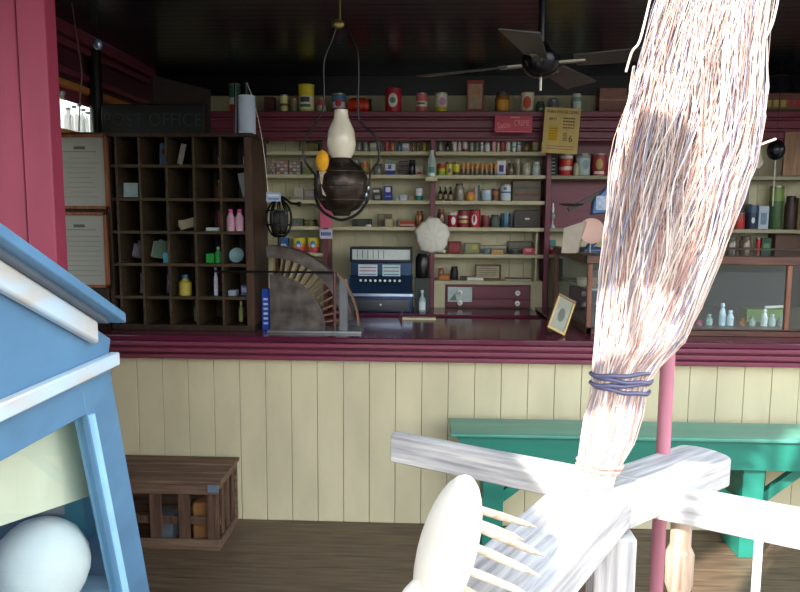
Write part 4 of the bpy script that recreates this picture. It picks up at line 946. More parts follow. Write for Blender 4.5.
# ------------------------------------------------------------------ ceiling fan
Yf = 2.8; c = P(541, 64, Yf)
fn = thing('ceiling_fan', 'dark ceiling fan with thin blades hanging above the counter', 'fan', (c.x, Yf, c.z))
FM = mat('#16161a', .25, .5, .1, name='fan_metal'); FB = mat('#37312e', .35, 0, .15, 8, name='fan_blade')
G().tube([(0, 0, .05), (0, 0, ZC - c.z)], .014, FM, 12).build('downrod', fn)
G().lathe([(.05, ZC - c.z - .05), (.06, ZC - c.z)], FM, 24).build('canopy', fn)
G().lathe([(.03, -.05), (.06, -.03), (.075, -.0), (.07, .03), (.04, .05), (.02, .08)], FM, 28).build('motor', fn)
G().tube([(.0, 0, -.05), (.0, 0, -.10)], .006, LID, 8).build('pull_chain', fn)
ang0 = math.atan2(P(445, 82, Yf + .2).z * 0 + .22, -.40)
for a_, Lb in ((math.radians(152), .52), (math.radians(62), .52), (math.radians(-22), .56), (math.radians(-106), .50)):
    d_ = Vector((math.cos(a_), math.sin(a_), 0)); n_ = Vector((-d_.y, d_.x, 0)); tl = Vector((0, 0, .0))
    g = G(); tw = .022
    p = [d_ * .13 - n_ * .045, d_ * Lb - n_ * .075, d_ * Lb + n_ * .06, d_ * .13 + n_ * .04]
    p = [v + Vector((0, 0, (tw if i in (0, 1) else -tw) * .5)) for i, v in enumerate(p)]
    g.prism([tuple(v) for v in p], (0, 0, .007), FB); bl_ = g.build('blade', fn, bevel=.002)
    G().bar(d_ * .06, d_ * .17, .03, .008, LID).build('blade_bracket', bl_)

# ------------------------------------------------------------------ glass showcase on the counter
Y1 = 3.66; Yk = 4.66; xl = P(587, 300, Y1).x; xr = 2.5
zt1 = P(700, 256, Y1).z; zf = P(700, 329, Y1).z
sc = thing('glass_showcase', 'long glass counter showcase framed in brown wood right of the broom', 'showcase', (0, 0, 0))
CW = wood('#6e4433', '#8f5f4b', 'z', .4); CWX = wood('#4b3029', '#674538', 'x', .4)
g = G(); g.bx(xl, xr, Y1, Y1 + .03, ZT, zf, CWX).bx(xl, xr, Yk - .03, Yk, ZT, zf, CWX).bx(xl, xl + .03, Y1, Yk, ZT, zf, CWX).bx(xr - .03, xr, Y1, Yk, ZT, zf, CWX).bx(xl, xr, Y1, Yk, zf - .012, zf - .001, mat('#6f6a62', .4)); g.build('base', sc, bevel=.003)
g = G(); g.bx(xl - .01, xr, Y1 - .01, Y1 + .04, zt1 - .045, zt1, CWX).bx(xl - .01, xr, Yk - .04, Yk, zt1 - .045, zt1, CWX).bx(xl - .01, xl + .03, Y1, Yk, zt1 - .045, zt1, CWX); g.build('top_frame', sc, bevel=.004)
G().bx(xl + .03, xr, Y1 + .04, Yk - .04, zt1 - .014, zt1 - .006, mat('#2f3336', .12, 0, .1, spec=.8)).build('top_board', sc)
for xx, yy in ((xl + .012, Y1 + .012), (xl + .012, Yk - .015), (P(789, 290, Y1).x, Y1 + .012)): G().bx(xx - .012, xx + .012, yy - .012, yy + .012, zf, zt1 - .045, CW).build('corner_post', sc, bevel=.003)
G().bx(xl + .024, xr, Y1 + .01, Y1 + .014, zf, zt1 - .045, GLASS).build('front_glass', sc)
G().bx(xl + .008, xl + .012, Y1 + .024, Yk - .03, zf, zt1 - .045, GLASS).build('side_glass', sc)
G().bx(xl + .03, xr, Yk - .02, Yk - .012, zf, zt1 - .045, mat('#0f1a1e', .4, 0, .1)).build('back_panel', sc)
G().bx(xl + .03, P(640, 290, 4.0).x, Y1 + .15, Yk - .05, (zf + zt1) / 2 - .01, (zf + zt1) / 2, mat('#8fa29c', .1, spec=.8)).build('inner_shelf', sc)
ZS = zf
glassy = [(682, 316, '#8aa0a0', 'small clear glass left end'), (690, 312, '#c9d2d4', 'whitish glass pot'), (699, 322, '#b04a72', 'magenta glass dish'), (709, 314, '#9fb5b5', 'cloudy stopper bottle'), (722, 303, '#b9cfe0', 'tall cut glass bottle'), (730, 310, '#c4d6e4', 'cut glass bottle right of the tallest'), (742, 318, '#8f5430', 'squat amber dish'), (752, 317, '#a8b4b0', 'low clear tumbler'), (764, 309, '#dde4e6', 'white-topped glass bottle'), (772, 314, '#c0cccc', 'pale glass tumbler by white-topped bottle'), (781, 316, '#9aa8a4', 'small tumbler by the brown post')]
for qx, qt, c_, dsc in glassy:
    Yg = Y1 + .14; x = P(qx, 320, Yg).x; h = max(.03, P(qx, qt, Yg).z - ZS)
    t = thing('glass_bottle', dsc + ' inside the glass showcase', 'glassware', (x, Yg, ZS)); r = .017
    m = mat(c_, .08, 0, .15, 30, spec=1.0)
    G().lathe([(r, 0), (r * 1.1, h * .5), (r * .8, h * .65), (r * .45, h * .8)], m, 12).build('body', t, smooth=False)
    G().lathe([(r * .45, h * .8), (r * .7, h * .86), (r * .5, h)], m, 12).build('stopper', t)
gt = thing('green_box', 'long green box with white end inside the glass showcase', 'box', (P(765, 318, Y1 + .3).x, Y1 + .28, ZS))
G().bx(-.11, .11, 0, .1, .0, .07, mat('#6f8a4a', .6, 0, .1)).build('body', gt); G().tube([(0, .03, .078), (.11, .03, .085)], .008, WHITE).build('white_tube', gt)
for i, (q, c_, d) in enumerate(((562, '#b2ab98', 'cream patterned cup'), (572, '#8f6e5c', 'brown jug'))):
    t = thing('small_cup', d + ' on inner shelf of the showcase end', 'cup', (P(q + 20, 270, 3.95).x, 3.93, (zf + zt1) / 2)); m = mat(c_, .3)
    G().lathe([(.02, 0), (.03, .02), (.032, .05), (.029, .05), (.026, .022)], m, 18).build('bowl', t)
    G().tube([(.03, 0, .04), (.048, 0, .035), (.03, 0, .015)], .004, m, 6).build('handle', t)
# small picture frame leaning
a = P(556, 334, 3.60)
pf = thing('framed_picture', 'small gilt picture frame leaning against the showcase corner', 'picture frame', (a.x - .003, 3.58, ZT + .028))
pf.rotation_euler = (math.radians(-24), math.radians(27), math.radians(8))
gi = mat('#b59a63', .4, .3, .1)
w, h = .105, .205
g = G(); g.bx(-w / 2, w / 2, 0, .012, 0, .014, gi).bx(-w / 2, w / 2, 0, .012, h - .014, h, mat('#7d6440', .5)).bx(-w / 2, -w / 2 + .012, 0, .012, .014, h - .014, gi).bx(w / 2 - .012, w / 2, 0, .012, .014, h - .014, gi); g.build('frame', pf, bevel=.002)
pp = G().bx(-w / 2 + .011, w / 2 - .011, .004, .009, .013, h - .013, mat('#8b8f80', .15, 0, .15, 10)).build('picture', pf)
G().blob((0, .004, h * .48), (.02, .001, .04), mat('#5d6258', .6), 12).build('figure', pp)
G().bar((0, .012, h * .7), (0, .09, .02), .02, .004, mat('#5b4936', .6)).build('easel_leg', pf)

# blue counter scale, paper bag and cloth on the showcase
zs1 = zt1
sx = P(600, 250, 4.0).x
bs_ = thing('blue_scale', 'blue enamel counter scale on the showcase behind the broom', 'scale', (sx, 4.0, zs1))
BE = mat('#3f5f8c', .3, .2, .15, 12)
z3 = lambda q: P(600, q, 4.0).z - zs1; x3 = lambda q: P(q, 220, 4.0).x - sx
G().tube(smooth([(x3(588), 0, .0), (x3(590), 0, z3(247)), (x3(596), 0, z3(240)), (x3(608), 0, z3(222)), (x3(612), 0, z3(200))]), .018, BE, 12).build('arm', bs_)
G().prism([(x3(590), -.03, z3(215)), (x3(613), -.03, z3(212)), (x3(617), -.03, z3(182)), (x3(606), -.03, z3(185)), (x3(592), -.03, z3(200))], (0, .06, 0), BE).build('head', bs_, bevel=.008)
G().bx(x3(594), x3(608), -.036, -.03, z3(210), z3(196), mat('#9fb3cc', .3, 0, .3, 50)).build('dial', bs_)
G().bar((x3(568), -.0, z3(210)), (x3(616), 0, z3(184)), .03, .022, mat('#2a2626', .3, .3)).build('beam', bs_)
G().bx(x3(582), x3(618), -.07, .1, 0, .02, BE).build('foot', bs_, bevel=.006)
G().lathe([(.05, .0), (.075, .012)], LID, 24, (x3(571), 0, z3(206))).build('pan', bs_)
q0 = P(572, 256, 3.88)
pbg = thing('paper_bag', 'crumpled beige paper bag on the showcase end', 'paper bag', (q0.x, 3.88, zs1))
U = lambda qx, qy, yy: (P(qx, qy, 3.88 + yy).x - q0.x, yy, max(.001, P(qx, qy, 3.88 + yy).z - zs1))
Ap = [U(561, 262, -.06), U(576, 262, -.06), U(585, 221, -.03), U(564, 228, -.03)]; Bp = [U(561, 262, .05), U(578, 262, .05), U(587, 222, -.015), U(566, 229, -.015)]
G().add(Ap + Bp, [(0, 1, 2, 3), (4, 7, 6, 5), (0, 3, 7, 4), (1, 5, 6, 2), (0, 4, 5, 1), (3, 2, 6, 7)], mat('#a3998a', .8, 0, .08, 25, bump=.3)).build('bag', pbg)
pcl = thing('pink_plate', 'pale pink round plate leaning against the blue scale', 'plate', (P(592, 232, 3.86).x, 3.88, zs1))
rr = .07
G().lathe([(.002, 0), (rr * .6, .003), (rr, .012), (rr, .015), (rr * .6, .007)], mat('#c9a092', .4, 0, .06), 28, (0, 0, P(592, 231, 3.93).z - zs1), Matrix.Rotation(PI / 2 - .15, 3, 'X')).build('dish', pcl)
G().tube([(0, .012, 0), (0, .012, P(592, 231, 3.93).z - zs1)], .004, LID, 6).build('stand', pcl)

# far right bay goods (seen right of the broom)
LE = lambda d: d + ' in the far right shelves'
tin('food_tin', LE('red tin left of dark blue tin'), 'tin', 733, 745, 213, YI, ROWZ[3], [(0, '#a8302a'), (.7, '#8f3a33')])
tin('food_tin', LE('dark blue tin with small white figures'), 'tin', 747, 758, 204, YI, ROWZ[3], [(0, '#24334a'), (.7, '#32506a')], (.35, .3, .12, '#c9d3da'))
carton('carton', LE('white and blue printed box'), 'box', 759.5, 769.5, 206, YI, ROWZ[3], '#a5b3bf', (.2, .8, .2, .7, '#6a7d95'), rz=0)
tin('squat_tin', LE('green-topped tin'), 'tin', 771, 784, 186, YI + .03, ROWZ[3], [(0, '#3f5a35'), (.7, '#6d8a42')])
jar('brown_jar', LE('tall brown stoneware jar'), 'jar', 786, 797, 196, YI, ROWZ[3], '#3a2a22', '#241c18', glass=False)
carton('carton', LE('yellowish brown box at the edge'), 'box', 799, 812, 198, YI, ROWZ[3], '#6b5a38', rz=0)
jar('glass_jar', LE('dusty square glass jar'), 'jar', 724, 738, 236, YI, ROWZ[4], '#5f5a4c', '#4c473c')
jar('glass_jar', LE('dusty brown glass jar beside red tube'), 'jar', 740, 752, 236, YI, ROWZ[4], '#6e5f4a', '#574b3c')
tin('thin_tube', LE('thin bright red tube'), 'tube', 757, 760.5, 238, YI - .05, ROWZ[4], [(0, '#c21f38')])
carton('carton', LE('small green and black box'), 'box', 762, 772, 238, YI, ROWZ[4], '#2b4a3a', (.2, .8, .3, .7, '#4f8a5a'))
carton('carton', LE('wide dull brown carton'), 'box', 776, 802, 234, YI, ROWZ[4], '#5c4434', rz=0)
carton('carton', LE('grey carton left of the green-topped tin'), 'box', 733, 750, 178, YI + .055, ROWZ[3], '#6f6a60', rz=0, depth=.03)
# top right: dark tapered churn on a lettered box, plank, ladle, hanging cloth
pbx = carton('lettered_box', 'faded box with red and gold lettering under the dark churn on the cornice', 'box', 762, 815, 93, YT - .02, zt, '#6d4540', (.05, .95, .2, .65, '#7a6a45'), depth=.12, rz=0)
g = G()
for i in range(6): g.bx(-.14 + i * .048, -.108 + i * .048, -.0022, -.001, .04, .085, mat('#a8323a' if i > 2 else '#b59c58', .6))
g.build('lettering', pbx)
q0 = P(778, 93, YT + .04); zb0 = zt + place(762, 815, 93, YT - .02, zt)[2]
chn = thing('dark_churn', 'dark tapered metal lantern standing on the lettered box', 'lantern', (q0.x, YT + .04, zb0))
h = min(ZC - zb0 - .03, P(778, 50, YT + .04).z - zb0)
G().lathe([(.1, 0), (.095, .01), (.07, h * .85)], mat('#20262e', .3, .4, .2, 8), 24).build('body', chn)
G().lathe([(.075, h * .85), (.08, h * .88), (.05, h * .97), (.01, h)], mat('#4c463c', .4, .4), 24).build('cap', chn)
pk2 = thing('wooden_plank', 'brown wooden board hanging in the far right shelves', 'board', (P(792, 150, YS - .02).x, YS - .02, ROWZ[1]))
G().bx(-.05, .07, 0, .02, 0, P(792, 125, YS).z - ROWZ[1], wood('#8a6a52', '#a07c60', 'z')).build('board', pk2, bevel=.003)
lc = P(776, 150, 4.6)
ldl = thing('black_ladle', 'black round ladle hanging with a long pale handle', 'ladle', tuple(lc))
G().blob((0, 0, 0), (.055, .05, .065), mat('#17191f', .25, .3)).build('bowl', ldl)
G().tube([(0, 0, -.06), (.002, 0, P(776, 206, 4.6).z - lc.z)], .004, mat('#c5bfb4', .5), 8).build('handle', ldl)
G().tube([(0, 0, .06), (0, .0, ZC - lc.z)], .002, BLACK, 6).build('hanging_wire', ldl)
hc = P(756, 158, 4.6)
hcl = thing('hanging_cloth', 'white cloth corner hanging beside the black ladle', 'cloth', tuple(hc))
G().prism([(-.06, 0, .09), (.0, 0, .1), (.05, 0, -.03), (.02, 0, -.07), (-.05, 0, .0)], (0, .01, 0), mat('#b9ae9f', .8, 0, .08, 20, bump=.3)).tube([(-.03, 0, .09), (-.03, .0, ZC - hc.z)], .002, BLACK, 6).build('cloth', hcl)
# ------------------------------------------------------------------ wooden crate on the floor
CR = wood('#5b4335', '#7d6350', 'x', .7); CRZ = wood('#4a3529', '#6a4f3e', 'z', .7)
x1 = -.995; x0 = -1.62; y0, y1 = 3.17, 3.50; zt2 = .35
cx = (x0 + x1) / 2
ck = thing('slatted_crate', 'old brown slatted wooden crate on the floor against the counter', 'crate', (cx, (y0 + y1) / 2, 0))
hx, hy = (x1 - x0) / 2, (y1 - y0) / 2
n = 3
for i in range(n):
    G().bx(-hx - .01, hx + .012, -hy - .012 + i * (2 * hy + .024) / n + .003, -hy - .012 + (i + 1) * (2 * hy + .024) / n - .003, zt2 - .016, zt2, CR).build('lid_board', ck, bevel=.003)
G().bx(-hx, hx, -hy, -hy + .014, 0, .055, CR).build('front_rail', ck, bevel=.003)
G().bx(-hx, hx, -hy, -hy + .014, zt2 - .07, zt2 - .017, CR).build('front_rail', ck, bevel=.003)
G().bx(-hx, hx, hy - .014, hy, 0, zt2 - .017, CR).build('back_board', ck)
G().bx(-hx, hx, -hy + .027, -hy + .037, .12, .16, CRZ).build('front_rail', ck, bevel=.002)
G().bx(-hx + .01, hx - .01, -hy + .01, hy - .01, 0, .012, CR).build('bottom_board', ck)
for z0_, z1_ in ((0, .04), (zt2 - .05, zt2 - .017)):
    for sx_ in (-1, 1): G().bx(sx_ * hx - .012 * (sx_ > 0), sx_ * hx + .012 * (sx_ < 0), -hy + .014, hy - .014, z0_, z1_, CR).build('side_rail', ck, bevel=.002)
for i in range(5):
    xx = hx - .035 - i * .14
    G().bx(xx - .028, xx + .028, -hy + .014, -hy + .026, .0, zt2 - .017, CRZ).build('front_slat', ck, bevel=.002)
for i in range(4):
    yy = -hy + .03 + i * (2 * hy - .06) / 3
    G().bx(hx - .026, hx - .012, yy - .019, yy + .019, .0, zt2 - .017, CRZ).build('side_slat', ck, bevel=.002)
G().bx(hx - .05, hx + .002, -hy - .004, -hy, zt2 - .055, zt2 - .018, mat('#7f93a5', .4, .4)).build('metal_clasp', ck)
for q, (xx, c_, d_) in enumerate(((.10, '#8f6236', 'orange-brown block seen through the slats of the wooden crate'), (.30, '#5f666c', 'grey wrapped bundle seen through the slats of the wooden crate'))):
    t = thing('stored_block', d_, 'bundle', (x1 - xx, y0 + .1, .012))
    G().bx(-.05, .05, -.04, .06, 0, .13 if q else .2, mat(c_, .7, 0, .2, 12)).build('block', t, bevel=.008)

# ------------------------------------------------------------------ green bench
zb = P(640, 437, 3.2).z; yb0 = 3.2; yb1 = 3.46; xb0 = P(450, 437, 3.2).x; xb1 = 2.3
bn = thing('green_bench', 'long green painted bench standing against the counter front', 'bench', ((xb0 + xb1) / 2, (yb0 + yb1) / 2, 0))
bxm, bym = (xb0 + xb1) / 2, (yb0 + yb1) / 2
GT = mat('#4f8f7c', .3, 0, .14, 8.0, (.3, 2, 2), .05, name='green_bench_top')
G().bx(xb0 - bxm, xb1 - bxm, yb0 - bym, yb1 - bym, zb - .02, zb, GT).build('seat', bn, bevel=.006)
za = P(640, 468, 3.22).z
g = G(); g.prism([(xb0 + .03 - bxm, yb0 + .015 - bym, zb - .02), (xb1 - .03 - bxm, yb0 + .015 - bym, zb - .02), (xb1 - .03 - bxm, yb0 + .015 - bym, za), (xb0 + .12 - bxm, yb0 + .015 - bym, za)], (0, .02, 0), GREEN); g.build('apron', bn, bevel=.002)
for q in (486, 742):
    xx = P(q + 6, 480, 3.3).x - bxm
    lg = G().bx(xx - .05, xx + .05, yb0 + .04 - bym, yb1 - .03 - bym, 0, zb - .02, GREEN).build('leg', bn, bevel=.003)
    s_ = 1 if q > 600 else 1
    for s_ in ((1, -1) if q > 600 else (1,)): G().bar((xx + s_ * .045, .0, zb - .36), (xx + s_ * .42, .0, zb - .05), .035, .045, GREEN).build('brace', lg)
G().bx(xb1 - .2 - bxm, xb1 - .1 - bxm, yb0 + .04 - bym, yb1 - .03 - bym, 0, zb - .02, GREEN).build('leg', bn)

# ------------------------------------------------------------------ blue sloped display case at the left
XC = -.70; XW = -1.35
q = lambda a, b: (lambda v: (v.y, v.z))(PX(a, b, XC))
yt0, zt0 = q(108, 345); ym, zm_ = q(108, 358); ybm, zbm = q(150, 592)
sl_ = (zbm - zm_) / (ybm - ym)
def ey(z): return ym + (z - zm_) / sl_            # far sloping edge
rs_ = (PX(0, 262, XC).z - PX(108, 330, XC).z) / (PX(0, 262, XC).y - PX(108, 330, XC).y)
yr0, zr0 = q(110, 330)
def rz_(y): return zr0 + (y - yr0) * rs_          # underside of the roof board
yn = .98
dc = thing('display_case', 'light blue painted sloping-top display case with glass side in the foreground', 'display case', (-1.0, 1.3, 0)); 
dc.location = (0, 0, 0)
fx, bxw = XC, XC - .03
def slab(pts, name, parent=dc, x=None, t=.03, m=BLUE, **k):
    x = XC if x is None else x
    return G().prism([(x - t, a_, b_) for a_, b_ in pts], (t, 0, 0), m).build(name, parent, **k)
zmol = zm_
slab([(yn, zmol), (ey(zmol), zmol), (yr0, zr0 - .02), (yn, rz_(yn))], 'upper_side_panel')
yi, zi = q(87, 414); yi2, zi2 = q(122, 592)
sl2 = (zi2 - zi) / (yi2 - yi)
def iy(z): return yi + (z - zi) / sl2
slab([(ey(0), 0), (ey(zmol), zmol), (ey(zmol) - .085, zmol), (iy(0), 0)] if False else [(iy(.1), .1), (ey(0), 0), (ey(zmol), zmol), (iy(zmol), zmol)], 'side_stile', bevel=.002)
zi_n = q(0, 462)[1]; yi_n = q(0, 462)[0]
def ry(y): return zi + (y - yi) * (zi_n - zi) / (yi_n - yi)
slab([(yn, ry(yn)), (yi, zi), (iy(zmol), zmol), (yn, zmol)], 'top_rail', bevel=.002)
slab([(yn, 0), (iy(0), 0), (iy(.25), .25), (yn, .25)], 'bottom_rail')
slab([(yi + .004, zi - .004), (iy(.25) + .004, .25), (iy(.25) + .018, .25), (yi + .018, zi - .004)], 'bead', x=XC + .008, t=.01, m=mat('#9ccdf0', .45, 0, .1))
slab([(yn, ry(yn)), (yi, zi), (iy(.25), .25), (yn, .25)], 'side_glass', x=XC - .012, t=.004, m=GLASS)
g = G(); g.bx(XC - .0, XC + .022, yn, ey(zmol) + .012, zmol - .018, zmol + .012, WORN); g.build('side_moulding', dc, bevel=.004)
# roof board and crown moulding
yo = PX(122, 325, XC + .05).y; n_ = Vector((0, -rs_, 1)).normalized()
def roofpts(y0_, y1_, o0, o1): return [(y0_, rz_(y0_) + o0), (y1_, rz_(y1_) + o0), (y1_, rz_(y1_) + o1), (y0_, rz_(y0_) + o1)]
G().prism([(XW - .05, a_, b_) for a_, b_ in roofpts(yn - .03, yo, .0, .022)], (XC - XW + .11, 0, 0), BLUE).build('lid', dc, bevel=.003)
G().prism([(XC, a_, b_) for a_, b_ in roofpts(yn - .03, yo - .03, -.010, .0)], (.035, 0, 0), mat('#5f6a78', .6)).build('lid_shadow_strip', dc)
G().prism([(XC, a_, b_) for a_, b_ in roofpts(yn, yo - .045, -.058, -.010)], (.022, 0, 0), WORN).build('crown_moulding', dc, bevel=.006)
# far end, inner side, floor, back, front
def farslab(x0_, x1_, z0_, z1_, t, name, m=BLUE):
    G().prism([(x0_, ey(z0_), z0_), (x0_, ey(z1_), z1_), (x0_, ey(z1_) - t, z1_), (x0_, ey(z0_) - t, z0_)], (x1_ - x0_, 0, 0), m).build(name, dc)
farslab(XW, XC - .03, 0, zmol + .02, .02, 'end_panel')
G().prism([(XW, yn, 0), (XW, ey(0), 0), (XW, ey(zmol), zmol), (XW, yr0, zr0), (XW, yn, rz_(yn))], (.02, 0, 0), BLUE).build('inner_side_panel', dc)
G().bx(XW + .02, XC - .03, yn, yn + .02, 0, zmol, BLUE).build('front_panel', dc)
G().bx(XW + .02, XC - .035, yn + .02, 1.60, .30, .32, mat('#a9cbe2', .5, 0, .1)).build('inner_shelf', dc)
G().bx(XW + .02, XC - .035, yn + .02, 1.58, .725, .74, mat('#a9cbe2', .5, 0, .1)).build('inner_shelf', dc)
XB = -.785
v0, v1 = PX(90, 495, XB), PX(0, 525, XB); sl3 = (v1.z - v0.z) / (v1.y - v0.y)
ya, yb_ = yn + .03, ey(v0.z) - .025
G().prism([(XB, ya, v1.z + sl3 * (ya - v1.y)), (XB, yb_, v0.z + sl3 * (yb_ - v0.y)), (XB, ey(zmol) - .025, zmol), (XB, ya, zmol)], (.006, 0, 0), mat('#eee6cf', .7, 0, .04)).build('cream_backing', dc, label='cream inner backing board')
cc = P(40, 563, 1.42)
cl = thing('cloth_bundle', 'rounded white cloth bundle behind the glass of the blue display case', 'cloth', (cc.x, 1.42, .741))
G().blob((0, 0, .105), (.1, .11, .105), mat('#f0ecec', .8, 0, .05, 12, bump=.3), 28, noise=.01).build('bundle', cl)
# ------------------------------------------------------------------ weathered wooden cross stand
ZP = .97
GW = wood('#a9a4a6', '#d4cdc6', 'x', .75, .35)
A0 = PZ(390, 434, ZP); A1 = PZ(800, 513, ZP)
st = thing('cross_stand', 'weathered grey wooden cross-arm stand with a burgundy pole, carrying the twig broom', 'stand', ((A0.x + A1.x) / 2, (A0.y + A1.y) / 2, 0))
O = Vector(st.location)
dA = (A1 - A0); A2 = A1 + dA * .25; dn = dA.normalized()
def wbar(a, b, w, h, name, parent, off=None, m_=None, **k):
    """bar built along its own x axis so the grain follows it"""
    a = Vector(a); b = Vector(b); L_ = (b - a).length; g_ = G().box((0, 0, 0), (L_, w, h), m_ or GW)
    o = g_.build(name, parent, **k); d = (b - a).normalized(); yv = Vector((0, 0, 1)).cross(d).normalized(); zv = d.cross(yv)
    o.matrix_local = Matrix.Translation((a + b) / 2 - O) @ Matrix((d, yv, zv)).transposed().to_4x4()
    return o
hA = .086; nA = Vector((-dn.y, dn.x, 0))
wbar(A0 - Vector((0, 0, hA / 2)) + nA * .02, A2 - Vector((0, 0, hA / 2)) + nA * .02, .04, hA, 'cross_arm', st, bevel=.005)
# flat wide plank: from round end at upper right to the lower left
B0 = PZ(700, 450, ZP - .001); B1 = PZ(500, 592, ZP - .001)
# two edges of the plank seen at px (546,491)-(470,560) and (628,475)-(540,592)
e0, e1 = PZ(546, 491, ZP - .001), PZ(478, 553, ZP - .001); f0, f1 = PZ(640, 478, ZP - .001), PZ(562, 560, ZP - .001)
db_ = Vector((-.525, -.851, 0)); nb = Vector((-db_.y, db_.x, 0)); wB = abs((f0 - e0).dot(nb)); 
cB = PZ(587, 496, ZP)
Bn = cB + db_ * .62; rEnd = PZ(705, 446, ZP - .001); Bf = cB - db_ * .10
wB = .172
g = G(); Lb = (Bn - Bf).length; Lb = (Bn - Bf).length
def plank(cen, dirv, L_, w, rnd_, name, drop):
    pts = []
    if rnd_:
        for i in range(13):
            t = PI / 2 + PI * i / 12; pts.append((-L_ / 2 + w * .3 + w * .3 * math.cos(t), w / 2 * math.sin(t), 0))
    else: pts = [(-L_ / 2, w / 2, 0), (-L_ / 2, -w / 2, 0)]
    pts = pts + [(L_ / 2, -w / 2, 0), (L_ / 2, w / 2, 0)]
    o = G().prism(pts, (0, 0, -.075), GW).build(name, st, bevel=.004)
    o.matrix_local = Matrix.Translation(cen - O + Vector((0, 0, drop))) @ Matrix((dirv, Vector((-dirv.y, dirv.x, 0)), Vector((0, 0, 1)))).transposed().to_4x4()
plank((Bn + Bf) / 2, db_, Lb, wB, False, 'wide_plank', -.0005)
c0_, c1_ = PZ(712, 449, ZP), PZ(604, 488, ZP); d2 = (c1_ - c0_); L2 = d2.length; d2.normalize()
plank((c0_ + c1_) / 2, d2, L2, .15, True, 'rounded_arm', -.001)
cr_ = PZ(617, 500, ZP)
ux, uy = cr_.x - O.x, cr_.y + .03 - O.y
G().bx(ux - .048, ux + .048, uy - .04, uy + .04, 0, ZP - .09, wood('#a9a4a6', '#d4cdc6', 'z', .75, .35)).build('upright', st, bevel=.005)
for s_ in (1,):
    pL = PZ(764, 530, ZP - .05)
G().tube([Vector((pL.x, pL.y + .02, 0)) - O, Vector((pL.x, pL.y + .02, ZP - hA)) - O], .0095, WHITE, 12).build('rod_leg', st)
sp2 = PZ(698, 520, ZP - .06)
tl_ = G().lathe([(.022, 0), (.028, .2), (.018, .24), (.032, .30), (.032, .36), (.02, .40), (.028, .5), (.03, .62), (.02, .66), (.034, .70), (.034, .78), (.025, .80), (.025, ZP - .057)], wood('#9a7a62', '#c9b09a', 'z'), 20, (sp2.x - O.x, sp2.y + .10 - O.y, 0)).build('turned_leg', st)
# burgundy round pole passing through the plank
pp_ = PZ(663, 452, ZP)
zpt = P(664, 262, pp_.y).z
pl = G().lathe([(.019, 0), (.019, zpt)], mat('#b0707d', .25, 0, .12, 6, (3, 3, .4)), 24, (pp_.x - O.x, pp_.y - O.y, 0)).build('pole', st, label='glossy burgundy round pole')
G().lathe([(.022, zpt), (.024, zpt + .02), (.012, zpt + .04)], MAROON, 20, (pp_.x - O.x, pp_.y - O.y, 0)).build('finial', pl)

# ------------------------------------------------------------------ pale rounded board with pegs
YPg = 1.12; pc0 = P(447, 548, YPg)
pgd = thing('pegged_board', 'pale rounded wooden board with six long pointed pegs', 'peg board', (pc0.x, pc0.y, 0))
O2 = Vector(pgd.location)
WB = mat('#e0d4c4', .6, 0, .06, 12, name='pale_beech')
pd = Vector((.93, .12, -.28)).normalized()                 # pegs point right, away and slightly down
# the head: a rounded disc whose normal is close to the peg direction
side = Vector((0, 0, 1)); side = (side - pd * side.dot(pd)).normalized(); lat = pd.cross(side)
Rm = Matrix((pd, lat, side)).transposed()
G().blob(Vector(pc0) - O2, (.045, .085, .128), WB, 28, R=Rm).build('head', pgd)
low = P(424, 622, YPg - .03)
G().blob(Vector(low) - O2, (.055, .05, .085), WB, 24, R=Rm).build('lower_knob', pgd)
G().tube([Vector((low.x, low.y, low.z)) - O2, Vector((low.x, low.y, 0)) - O2], .022, WB, 16).build('stem', pgd)
PG = wood('#d8b892', '#efe0cc', 'x', .6)
tips = [((458, 503), (536, 527)), ((455, 515), (524, 540)), ((470, 524), (544, 556)), ((450, 536), (540, 576)), ((448, 562), (528, 594)), ((446, 580), (506, 612))]
for (s0, t0) in tips:
    a_ = P(s0[0], s0[1], YPg - .035); b_ = P(t0[0], t0[1], max(YPg + .03, PZ(t0[0], t0[1], ZP).y - .05))
    pts = [a_.lerp(b_, t) for t in (0, .15, .5, .8, 1)]
    G().tube([p - O2 for p in pts], [.006, .0068, .0078, .0062, .0012], PG, 10).build('peg', pgd)

# ------------------------------------------------------------------ twig broom
prof = [(495, 592, 20), (470, 597, 20), (440, 608, 27), (412, 614, 29), (392, 619, 27), (370, 622, 29.5), (340, 640, 44), (300, 650, 51), (250, 662, 57), (200, 673, 61), (150, 686, 66), (100, 696, 63), (50, 704, 55), (0, 715, 51), (-50, 726, 48), (-90, 735, 38)]
YBm = None
base = PZ(592, 490, ZP)
Yb = base.y + .02
tb_ = thing('twig_broom', 'big upturned twig broom blazing white in the sun', 'broom', (base.x, Yb, ZP))
OB = Vector((base.x, Yb, ZP)); k = Yb / 700
ctr = []; hw = []
for py_, cx_, h_ in prof:
    p = P(cx_, py_, Yb); ctr.append(p); hw.append(h_ * k)
ctr[0].z = ZP + .002
def prof_at(t):
    i = min(int(t), len(ctr) - 2); f = t - i
    return ctr[i].lerp(ctr[i + 1], f), hw[i] * (1 - f) + hw[i + 1] * f
TM = [mat(c, .7, 0, .25, 30, (1, 1, .2), name='twig_%d' % i) for i, c in enumerate(('#cdb6a8', '#b89c8e', '#dccdc4', '#8f8896', '#a68074'))]
g = G(); rnd = random.Random(5)
NT = 2300
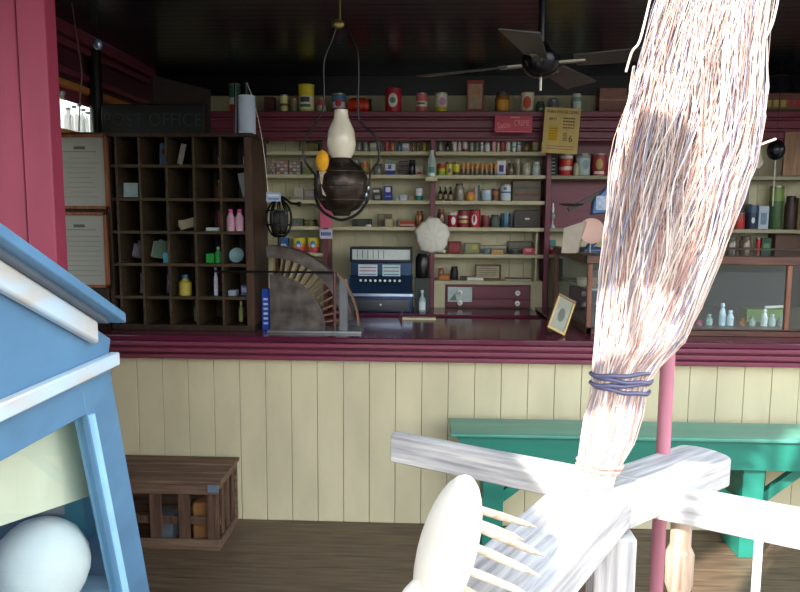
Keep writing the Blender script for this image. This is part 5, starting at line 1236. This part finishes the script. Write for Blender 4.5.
for n in range(NT):
    r0 = math.sqrt(rnd.random()); th = rnd.uniform(0, 2 * PI)
    if n % 3: r0 = rnd.uniform(.72, 1.0); 
    start = 0 if n % 4 else rnd.uniform(3.5, 6)
    end = rnd.uniform(9.0, 15) if n % 5 else rnd.uniform(6.5, 12)
    ph1, ph2 = rnd.uniform(0, 6.28), rnd.uniform(0, 6.28); am = rnd.uniform(.02, .10); tw = rnd.uniform(-.09, .09)
    pts = []; N = 14
    for j in range(N + 1):
        t = start + (end - start) * j / N; c_, h_ = prof_at(t)
        spread_ = 1 + (.0 if t < 6 else am * math.sin(t * 1.1 + ph1) * min(1, (t - 6) / 3))
        a2 = th + tw * (t - 5) + (am * 1.4 * math.sin(t * 1.7 + ph2) if t > 5.5 else 0)
        pts.append(Vector((c_.x + h_ * r0 * spread_ * math.cos(a2), c_.y + h_ * .62 * r0 * spread_ * math.sin(a2), c_.z)))
    rad = rnd.uniform(.0011, .0021)
    g.tube([p - OB for p in pts], [rad * (1.15 if j < N * .6 else 1.15 - .75 * (j / N - .6) / .4) for j in range(N + 1)], TM[rnd.choice((0, 0, 1, 2, 2, 3, 4))], 4)
g.build('twigs', tb_, kind='stuff')
# stray twigs
for pl_ in ([(752, 70), (757, 95), (757, 120), (750, 150), (735, 210), (722, 235)], [(779, -5), (772, 25), (760, 46), (742, 66)], [(626, 72), (632, 52), (640, 40), (650, 0)], [(630, 90), (634, 66), (628, 108)], [(776, 139), (765, 143), (752, 148), (735, 150)], [(618, 128), (620, 150), (616, 180)], [(788, 82), (794, 88), (802, 91), (815, 90)]):
    if pl_[0][0] == 788: yy = Yb - .03; pl_ = pl_ + [(830, 60)]; continue
    G().tube([p - OB for p in smooth([P(a_, b_, Yb - .04) for a_, b_ in pl_], 5)], .0026, TM[0], 6).build('stray_twig', tb_)
# bindings
BM = mat('#56546e', .3, .2, .1, name='binding_wire')
def ring_at(py_, tilt, r_, m_, name, grow=1.04):
    t = 0
    for i in range(len(prof) - 1):
        if prof[i][0] >= py_ >= prof[i + 1][0]: t = i + (prof[i][0] - py_) / (prof[i][0] - prof[i + 1][0])
    c_, h_ = prof_at(t)
    G().tube([Vector((c_.x + h_ * grow * math.cos(2 * PI * i / 40), c_.y + h_ * .66 * grow * math.sin(2 * PI * i / 40), c_.z + tilt * math.cos(2 * PI * i / 40 + .3) + .0014 * math.sin(i))) - OB for i in range(40)], r_, m_, 8, closed=True).build(name, tb_)
for i, py_ in enumerate((372, 377, 382, 387)): ring_at(py_, (.006, -.006, .004, -.009)[i], .0052, BM, 'binding')
for py_ in (462, 467): ring_at(py_, -.006, .004, mat('#c99a86', .6), 'binding')
